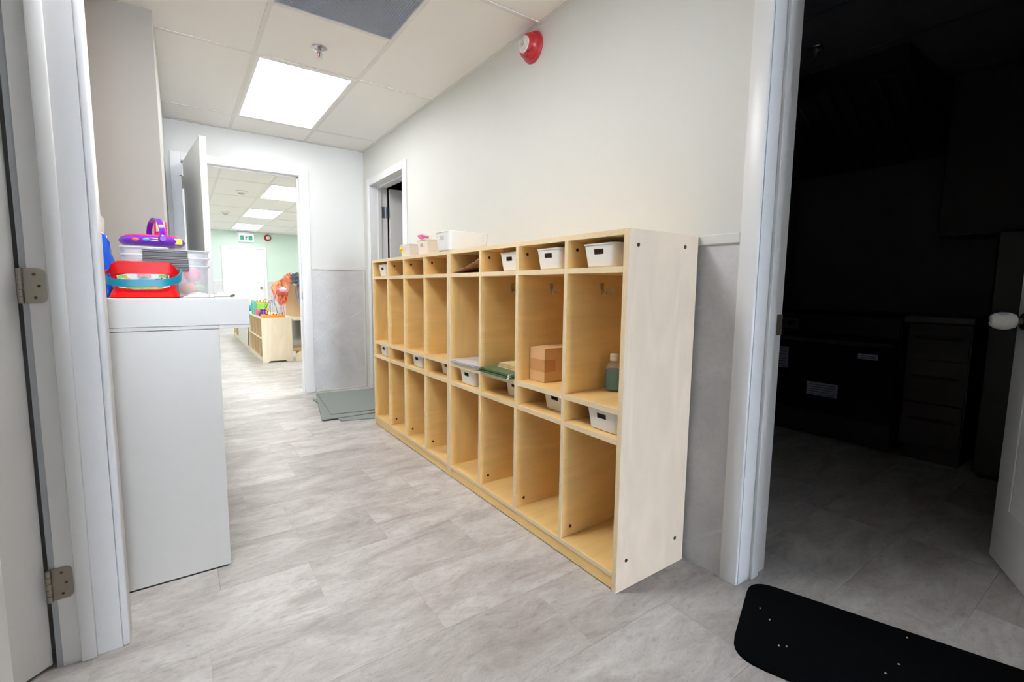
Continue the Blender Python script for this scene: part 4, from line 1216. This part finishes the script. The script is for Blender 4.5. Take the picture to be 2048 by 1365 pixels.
for x, m in ((-.128, 'orange'), (-.096, 'blue')):
    part('push_button', B().sphere((x, 2.263 if m == 'orange' else 2.259, ZP + .020), .009, (1.3, .5, .7), 2), M[m], t, label=m + ' push button')
part('screen_sticker', B().box(-.012, .018, 2.2765, 2.2885, ZP + .008, ZP + .030, .002), M['yellow'], t, label='yellow and blue sticker')
part('sticker_border', B().box(-.016, -.011, 2.276, 2.288, ZP + .007, ZP + .031, .001), M['blue'], t)
pl = B().prism([(2.335, ZP + .036), (2.40, ZP + .106), (2.407, ZP + .108), (2.412, ZP + .102), (2.35, ZP + .034)], 'x', -.072, -.030, .002)
part('open_lid', pl, M['hot_pink'], t)
part('lid_picture', B().prism([(2.352, ZP + .060), (2.392, ZP + .1035), (2.3905, ZP + .105), (2.3505, ZP + .0615)], 'x', -.066, -.036), M['mdf'], t)
# blue bag and white tub at the left
def bag(u, v):
    a = 2 * PI * u; h = v
    r = .051 * (1.05 - .5 * h ** 1.5) * (1.0 if h < .95 else .6)
    k = 1 + .30 * noise.noise(Vector((math.cos(a) * 2.1, math.sin(a) * 2.1, h * 4 + 2))) + .16 * noise.noise(Vector((math.cos(a) * 6, math.sin(a) * 6, h * 11)))
    return Vector((-.244 + .022 * (1 - h) + r * k * math.cos(a), 2.245 + r * k * math.sin(a), ZK + .003 + .235 * h))
t = thing('blue_bag', 'shiny blue plastic bag at the left end of the cabinet top', 'bag', (-.225, 2.245, ZK))
part('bag_film', B().grid(bag, 30, 18, 0), M['blue_bag'], t, ang=70)
part('bag_bottom', B().cyl((-.222, 2.245, ZK + .0005), (-.222, 2.245, ZK + .006), .026, .036, 20), M['blue_bag'], t)
t = thing('white_jug', 'white plastic jug behind the blue bag', 'jug', (-.30, 2.62, ZK))
part('jug_body', B().loft([rrect(-.345, -.262, 2.53, 2.70, .02, ZK + .0005), rrect(-.347, -.258, 2.528, 2.702, .02, ZK + .24), rrect(-.345, -.252, 2.54, 2.69, .016, ZK + .325), rrect(-.335, -.262, 2.56, 2.67, .012, ZK + .338)]), M['white_plastic'], t)
part('jug_cap', B().cyl((-.31, 2.61, ZK + .337), (-.31, 2.61, ZK + .36), .0135, .0125, 18), M['white_plastic'], t)
# grey crumpled cloths and small bits at the right of the top
def cl(x0, x1, y0, y1, hgt, sd):
    def fn(u, v):
        e = math.sin(PI * u) * math.sin(PI * v)
        return Vector((x0 + (x1 - x0) * u, y0 + (y1 - y0) * v, ZK + .002 + hgt * e * (0.6 + .8 * abs(noise.noise(Vector((u * 4 + sd, v * 4, sd)))))))
    return B().grid(fn, 16, 12, .0018)
solo('grey_cloth', cl(.008, .10, 2.045, 2.20, .022, 1.3), M['grey_cloth'], 'crumpled pale grey cloth beside the red bucket', 'cloth', ang=60)
solo('grey_glove', cl(.108, .185, 2.20, 2.42, .018, 4.7), M['grey_cloth'], 'flat grey cloth right of the clear tub', 'cloth', ang=60)
solo('white_block', B().box(.088, .103, 2.02, 2.04, ZK, ZK + .012, .003), M['white_plastic'], 'tiny white block at the front of the cabinet top', 'toy')
solo('dark_strap', B().tube([(.165, 2.14, ZK + .004), (.176, 2.2, ZK + .006), (.19, 2.3, ZK + .0045), (.192, 2.34, ZK + .004)], .0035, 8), M['ink'], 'dark strap lying on the cabinet top corner', 'strap')

# ------------------------------------------------------------------ play room furniture
def cubby_shelf(x0, x1, y0, y1, h, cols, label, panel_from=None, top_th=.02):
    t = thing('toy_shelf', label, 'shelf', ((x0 + x1) / 2, (y0 + y1) / 2, 0), 'low maple toy shelves in the play room')
    th = .02
    def end(ya):
        # end panel with a low arched cut-out at the floor
        pts = [(x0, 0), (x0 + .07, 0), (x0 + .095, .022), (x1 - .095, .022), (x1 - .07, 0), (x1, 0), (x1, h), (x0, h)]
        part('end_panel', B().prism(pts, 'y', ya, ya + th), M['maple'], t)
    end(y0); end(y1 - th)
    part('top_board', B().box(x0, x1, y0 + th, y1 - th, h - top_th, h, .002), M['maple'], t)
    part('bottom_board', B().box(x0, x1, y0 + th, y1 - th, .05, .07, .001), M['maple'], t)
    part('toe_board', B().box(x0 + .01, x0 + .025, y0 + th, y1 - th, .003, .05), M['maple'], t)
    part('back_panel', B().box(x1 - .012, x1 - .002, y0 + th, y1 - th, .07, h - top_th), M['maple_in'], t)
    part('middle_shelf', B().box(x0 + .002, x1 - .012, y0 + th, y1 - th, .325, .345, .001), M['maple'], t)
    n = cols
    for i in range(1, n):
        y = y0 + (y1 - y0) * i / n
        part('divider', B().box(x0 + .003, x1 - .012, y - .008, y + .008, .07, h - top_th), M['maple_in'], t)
    return t
cubby_shelf(.889, 1.272, 7.078, 8.55, .622, 5, 'nearest low maple toy shelf with the bead maze on top')
s2 = cubby_shelf(.892, 1.27, 8.60, 10.2, .60, 3, 'second low maple toy shelf with a white sliding panel')
part('white_panel', B().box(.878, .888, 8.66, 10.1, .075, .58, .002), M['white_lam'], s2)
cubby_shelf(.90, 1.27, 10.25, 11.3, .60, 2, 'farthest low maple toy shelf in the play room')
# bead maze
t = thing('bead_maze', 'bead maze with coloured wires on an orange wooden base', 'toy', (1.06, 7.2, .622))
ZB = .6225
part('base', B().box(.912, 1.198, 7.085, 7.33, ZB, ZB + .035, .004), M['orange_wood'], t)
def arc(x0, x1, y0, y1, h, n=14, wob=0.0):
    return [(x0 + (x1 - x0) * i / n + wob * math.sin(2 * PI * i / n * 1.5), y0 + (y1 - y0) * i / n, ZB + .034 + h * math.sin(PI * i / n) ** .6) for i in range(n + 1)]
wires = [((.95, 1.13, 7.12, 7.30, .20, .0), 'ink'), ((1.0, 1.16, 7.28, 7.12, .26, .02), 'rose'), ((1.03, 1.17, 7.11, 7.24, .30, .0), 'blue'), ((.94, 1.04, 7.25, 7.29, .22, .015), 'grey_edge'), ((1.08, 1.19, 7.3, 7.12, .34, .0), 'red')]
for a, m in wires: part('wire', B().tube(arc(a[0], a[1], a[2], a[3], a[4], wob=a[5]), .003, 6), M[m], t)
for x, y, z, m in ((.975, 7.13, .008, 'red'), (.975, 7.13, .024, 'yellow'), (1.05, 7.14, .008, 'red'), (1.085, 7.12, .008, 'ink'), (1.11, 7.12, .010, 'sage'), (1.13, 7.12, .014, 'red'), (1.165, 7.115, .008, 'exit_green'), (1.165, 7.115, .024, 'red'), (1.07, 7.12, .008, 'yellow')):
    part('bead', B().sphere((x, y, ZB + .037 + z), .0095, sub=2), M[m], t)
part('peg_post', B().cyl((.96, 7.11, ZB + .034), (.96, 7.11, ZB + .135), .006, .006, 10), M['orange_wood'], t)
for i, m in enumerate(('red', 'orange_wood', 'yellow', 'red', 'yellow', 'ink')): part('bead', B().sphere((.96, 7.11, ZB + .045 + i * .018), .010, sub=2), M[m], t)
# other toys on that shelf
t = thing('toy_car', 'purple and pink toy car on the maple shelf behind the bead maze', 'toy', (.99, 7.55, .622))
part('body', B().box(.93, 1.03, 7.46, 7.62, ZB + .018, ZB + .075, .012, 2), M['purple'], t)
part('cabin', B().box(.94, 1.02, 7.50, 7.58, ZB + .075, ZB + .108, .01, 2), M['purple'], t)
for x in (.932, 1.028):
    for y in (7.49, 7.59): part('wheel', B().cyl((x - .008, y, ZB + .02), (x + .008, y, ZB + .02), .02, .02, 14), M['black'], t)
solo('toy_horse', B().loft([rrect(.905, .945, 7.66, 7.80, .015, ZB + .0005), rrect(.905, .945, 7.66, 7.80, .015, ZB + .05), rrect(.908, .942, 7.68, 7.78, .012, ZB + .085), rrect(.912, .938, 7.70, 7.76, .01, ZB + .10)]), M['rose'], 'rounded rose pink toy beside the toy car', 'toy')
t = thing('toy_house', 'lime green and aqua toy house on the maple shelf', 'toy', (1.0, 8.05, .622))
part('walls', B().box(.91, 1.10, 7.92, 8.16, ZB + .0005, ZB + .17, .006), M['lime'], t)
part('door_post', B().box(.90, .94, 7.90, 7.94, ZB + .0005, ZB + .21, .004), M['aqua'], t)
part('door_post', B().box(.90, .94, 8.14, 8.18, ZB + .0005, ZB + .21, .004), M['aqua'], t)
part('roof', B().box(.90, 1.11, 7.93, 8.15, ZB + .17, ZB + .195, .006), M['yellow'], t)
for x in (.96, 1.0, 1.05): part('roof_knob', B().sphere((x, 7.98, ZB + .203), .012, sub=2), M['orange'], t)
solo('blue_blocks', B().sphere((.945, 9.0, .60 + .088), .085, (1.1, 1.5, .72), 3, .35, 2, 10), M['blue'], 'lumpy light blue soft toy on the second maple shelf', 'toy')
solo('lime_toy', B().sphere((.955, 8.10, .345 + .03), .028, (1, 1.2, 1.05), 2, .3, 3), M['lime'], 'small lime green toy inside the nearest maple shelf', 'toy')
t = thing('toy_figure', 'small dark toy figure inside the nearest maple shelf', 'toy', (.94, 7.27, .345))
part('body', B().lathe([(.016, .0005), (.018, .03), (.010, .055)], (.935, 7.27, .345), n=12), M['black'], t)
part('head', B().sphere((.935, 7.27, .415), .015, sub=2), M['paper'], t)
t = thing('toy_figure', 'tiny red and dark toy figure inside the farthest maple shelf', 'toy', (.95, 10.5, .345))
part('body', B().lathe([(.03, .0005), (.03, .05), (.015, .08)], (.96, 10.5, .0705), n=12), M['black'], t)
part('head', B().sphere((.96, 10.5, .17), .028, sub=2), M['red'], t)
# dress-up stand behind the shelf
t = thing('dress_up_stand', 'maple dress-up stand with mirror and hanging rail at the play room doorway', 'stand', (1.7, 7.5, 0))
part('side_panel', B().prism([(1.28, .63), (1.52, .58), (1.44, .85), (1.39, 1.10), (1.28, 1.10)], 'y', 7.52, 7.545), M['maple_in'], t)
part('top_block', B().box(1.275, 1.44, 7.43, 7.545, 1.10, 1.225, .006), M['maple'], t)
part('hanging_rail', B().cyl((1.39, 7.48, 1.07), (2.34, 7.48, 1.07), .012, .012, 12), M['maple'], t)
part('end_post', B().box(2.34, 2.37, 7.3, 7.7, 0, 1.2, .004), M['maple'], t)
part('ledge', B().box(1.33, 2.34, 7.32, 7.62, .555, .58, .003), M['maple'], t)
part('mirror_panel', B().box(1.33, 2.34, 7.40, 7.415, .15, .555, .002), M['mirror'], t)
part('lower_rail', B().box(1.33, 2.34, 7.38, 7.44, .10, .15, .003), M['maple_in'], t)
part('foot', B().prism([(1.305, 0), (1.66, 0), (1.66, .10), (1.55, .155), (1.40, .155), (1.31, .10)], 'y', 7.03, 7.06), M['maple'], t)
part('foot_beam', B().box(1.40, 1.45, 7.06, 7.56, .02, .10, .003), M['maple_in'], t)
part('foot_beam', B().box(2.28, 2.33, 7.2, 7.56, .0, .10, .003), M['maple_in'], t)
def drape(x0, x1, y, z0, z1, pinch, nf, amp, curve=0.0):
    def fn(u, v):
        k = 1 - pinch * (1 - v)
        x = x0 + (x1 - x0) * ((u - .5) * k + .5) + curve * (1 - v) ** 2
        return Vector((x, y + amp * math.sin(2 * PI * nf * u), z0 + (z1 - z0) * v))
    return B().grid(fn, 36, 14, .004)
solo('grey_curtain', drape(1.385, 1.50, 7.40, .59, 1.06, .35, 3, .012, .12), M['curtain'], 'pale grey curtain hanging at the left of the dress-up stand', 'curtain', 'grey curtains on the dress-up stand')
solo('grey_curtain', drape(1.57, 1.72, 7.345, .585, 1.04, .3, 4, .014, -.08), M['curtain'], 'pale grey curtain hanging at the right of the dress-up stand', 'curtain', 'grey curtains on the dress-up stand')
def scarf(u, v):
    # u runs down the cloth, v from its left tip to the stand
    x = 1.075 + .255 * v
    top = 1.045 + .205 * v ** .8 + .012 * math.sin(9 * v)
    bot = .90 - .13 * math.sin(PI * min(1, v * 1.15)) + .18 * max(0, v - .75) * 4
    z = top + (bot - top) * u
    return Vector((x + .035 * u * (1 - v), 7.395 + .02 * math.sin(10 * v + 3 * u) + .008 * math.sin(23 * v), z))
solo('orange_scarf', B().grid(scarf, 16, 28, .004), M['orange_cloth'], 'orange and peach scarf draped over the dress-up stand corner', 'scarf', ang=60)
t = thing('striped_hat', 'small pink and white hat hanging in front of the orange scarf', 'hat', (1.215, 7.30, 1.0))
part('brim', B().lathe([(.04, -.004), (.066, .0), (.064, .006), (.04, .008)], (1.215, 7.30, 1.0), (0.2, -.6, 1), 20), M['pink'], t)
part('crown', B().lathe([(.040, .006), (.038, .03), (.022, .042), (.004, .045)], (1.215, 7.30, 1.0), (0.2, -.6, 1), 20), M['paper'], t)
jk = B().sphere((1.465, 7.225, 1.165), .16, (.85, .5, .62), 4, .75, 5, 14)
jk.sphere((1.53, 7.225, 1.07), .11, (.72, .5, 1.0), 3, .6, 9, 12)
solo('slate_jacket', jk, M['jacket'], 'slate grey jacket heaped over the dress-up stand', 'jacket', ang=70)
solo('orange_cloth', B().prism([(1.42, 1.06), (1.56, 1.05), (1.55, .98), (1.48, .93), (1.44, .99)], 'y', 7.345, 7.365, .006), M['orange_cloth'], 'orange cloth corner below the slate jacket', 'cloth')

# ------------------------------------------------------------------ dark kitchen
KX = 3.75
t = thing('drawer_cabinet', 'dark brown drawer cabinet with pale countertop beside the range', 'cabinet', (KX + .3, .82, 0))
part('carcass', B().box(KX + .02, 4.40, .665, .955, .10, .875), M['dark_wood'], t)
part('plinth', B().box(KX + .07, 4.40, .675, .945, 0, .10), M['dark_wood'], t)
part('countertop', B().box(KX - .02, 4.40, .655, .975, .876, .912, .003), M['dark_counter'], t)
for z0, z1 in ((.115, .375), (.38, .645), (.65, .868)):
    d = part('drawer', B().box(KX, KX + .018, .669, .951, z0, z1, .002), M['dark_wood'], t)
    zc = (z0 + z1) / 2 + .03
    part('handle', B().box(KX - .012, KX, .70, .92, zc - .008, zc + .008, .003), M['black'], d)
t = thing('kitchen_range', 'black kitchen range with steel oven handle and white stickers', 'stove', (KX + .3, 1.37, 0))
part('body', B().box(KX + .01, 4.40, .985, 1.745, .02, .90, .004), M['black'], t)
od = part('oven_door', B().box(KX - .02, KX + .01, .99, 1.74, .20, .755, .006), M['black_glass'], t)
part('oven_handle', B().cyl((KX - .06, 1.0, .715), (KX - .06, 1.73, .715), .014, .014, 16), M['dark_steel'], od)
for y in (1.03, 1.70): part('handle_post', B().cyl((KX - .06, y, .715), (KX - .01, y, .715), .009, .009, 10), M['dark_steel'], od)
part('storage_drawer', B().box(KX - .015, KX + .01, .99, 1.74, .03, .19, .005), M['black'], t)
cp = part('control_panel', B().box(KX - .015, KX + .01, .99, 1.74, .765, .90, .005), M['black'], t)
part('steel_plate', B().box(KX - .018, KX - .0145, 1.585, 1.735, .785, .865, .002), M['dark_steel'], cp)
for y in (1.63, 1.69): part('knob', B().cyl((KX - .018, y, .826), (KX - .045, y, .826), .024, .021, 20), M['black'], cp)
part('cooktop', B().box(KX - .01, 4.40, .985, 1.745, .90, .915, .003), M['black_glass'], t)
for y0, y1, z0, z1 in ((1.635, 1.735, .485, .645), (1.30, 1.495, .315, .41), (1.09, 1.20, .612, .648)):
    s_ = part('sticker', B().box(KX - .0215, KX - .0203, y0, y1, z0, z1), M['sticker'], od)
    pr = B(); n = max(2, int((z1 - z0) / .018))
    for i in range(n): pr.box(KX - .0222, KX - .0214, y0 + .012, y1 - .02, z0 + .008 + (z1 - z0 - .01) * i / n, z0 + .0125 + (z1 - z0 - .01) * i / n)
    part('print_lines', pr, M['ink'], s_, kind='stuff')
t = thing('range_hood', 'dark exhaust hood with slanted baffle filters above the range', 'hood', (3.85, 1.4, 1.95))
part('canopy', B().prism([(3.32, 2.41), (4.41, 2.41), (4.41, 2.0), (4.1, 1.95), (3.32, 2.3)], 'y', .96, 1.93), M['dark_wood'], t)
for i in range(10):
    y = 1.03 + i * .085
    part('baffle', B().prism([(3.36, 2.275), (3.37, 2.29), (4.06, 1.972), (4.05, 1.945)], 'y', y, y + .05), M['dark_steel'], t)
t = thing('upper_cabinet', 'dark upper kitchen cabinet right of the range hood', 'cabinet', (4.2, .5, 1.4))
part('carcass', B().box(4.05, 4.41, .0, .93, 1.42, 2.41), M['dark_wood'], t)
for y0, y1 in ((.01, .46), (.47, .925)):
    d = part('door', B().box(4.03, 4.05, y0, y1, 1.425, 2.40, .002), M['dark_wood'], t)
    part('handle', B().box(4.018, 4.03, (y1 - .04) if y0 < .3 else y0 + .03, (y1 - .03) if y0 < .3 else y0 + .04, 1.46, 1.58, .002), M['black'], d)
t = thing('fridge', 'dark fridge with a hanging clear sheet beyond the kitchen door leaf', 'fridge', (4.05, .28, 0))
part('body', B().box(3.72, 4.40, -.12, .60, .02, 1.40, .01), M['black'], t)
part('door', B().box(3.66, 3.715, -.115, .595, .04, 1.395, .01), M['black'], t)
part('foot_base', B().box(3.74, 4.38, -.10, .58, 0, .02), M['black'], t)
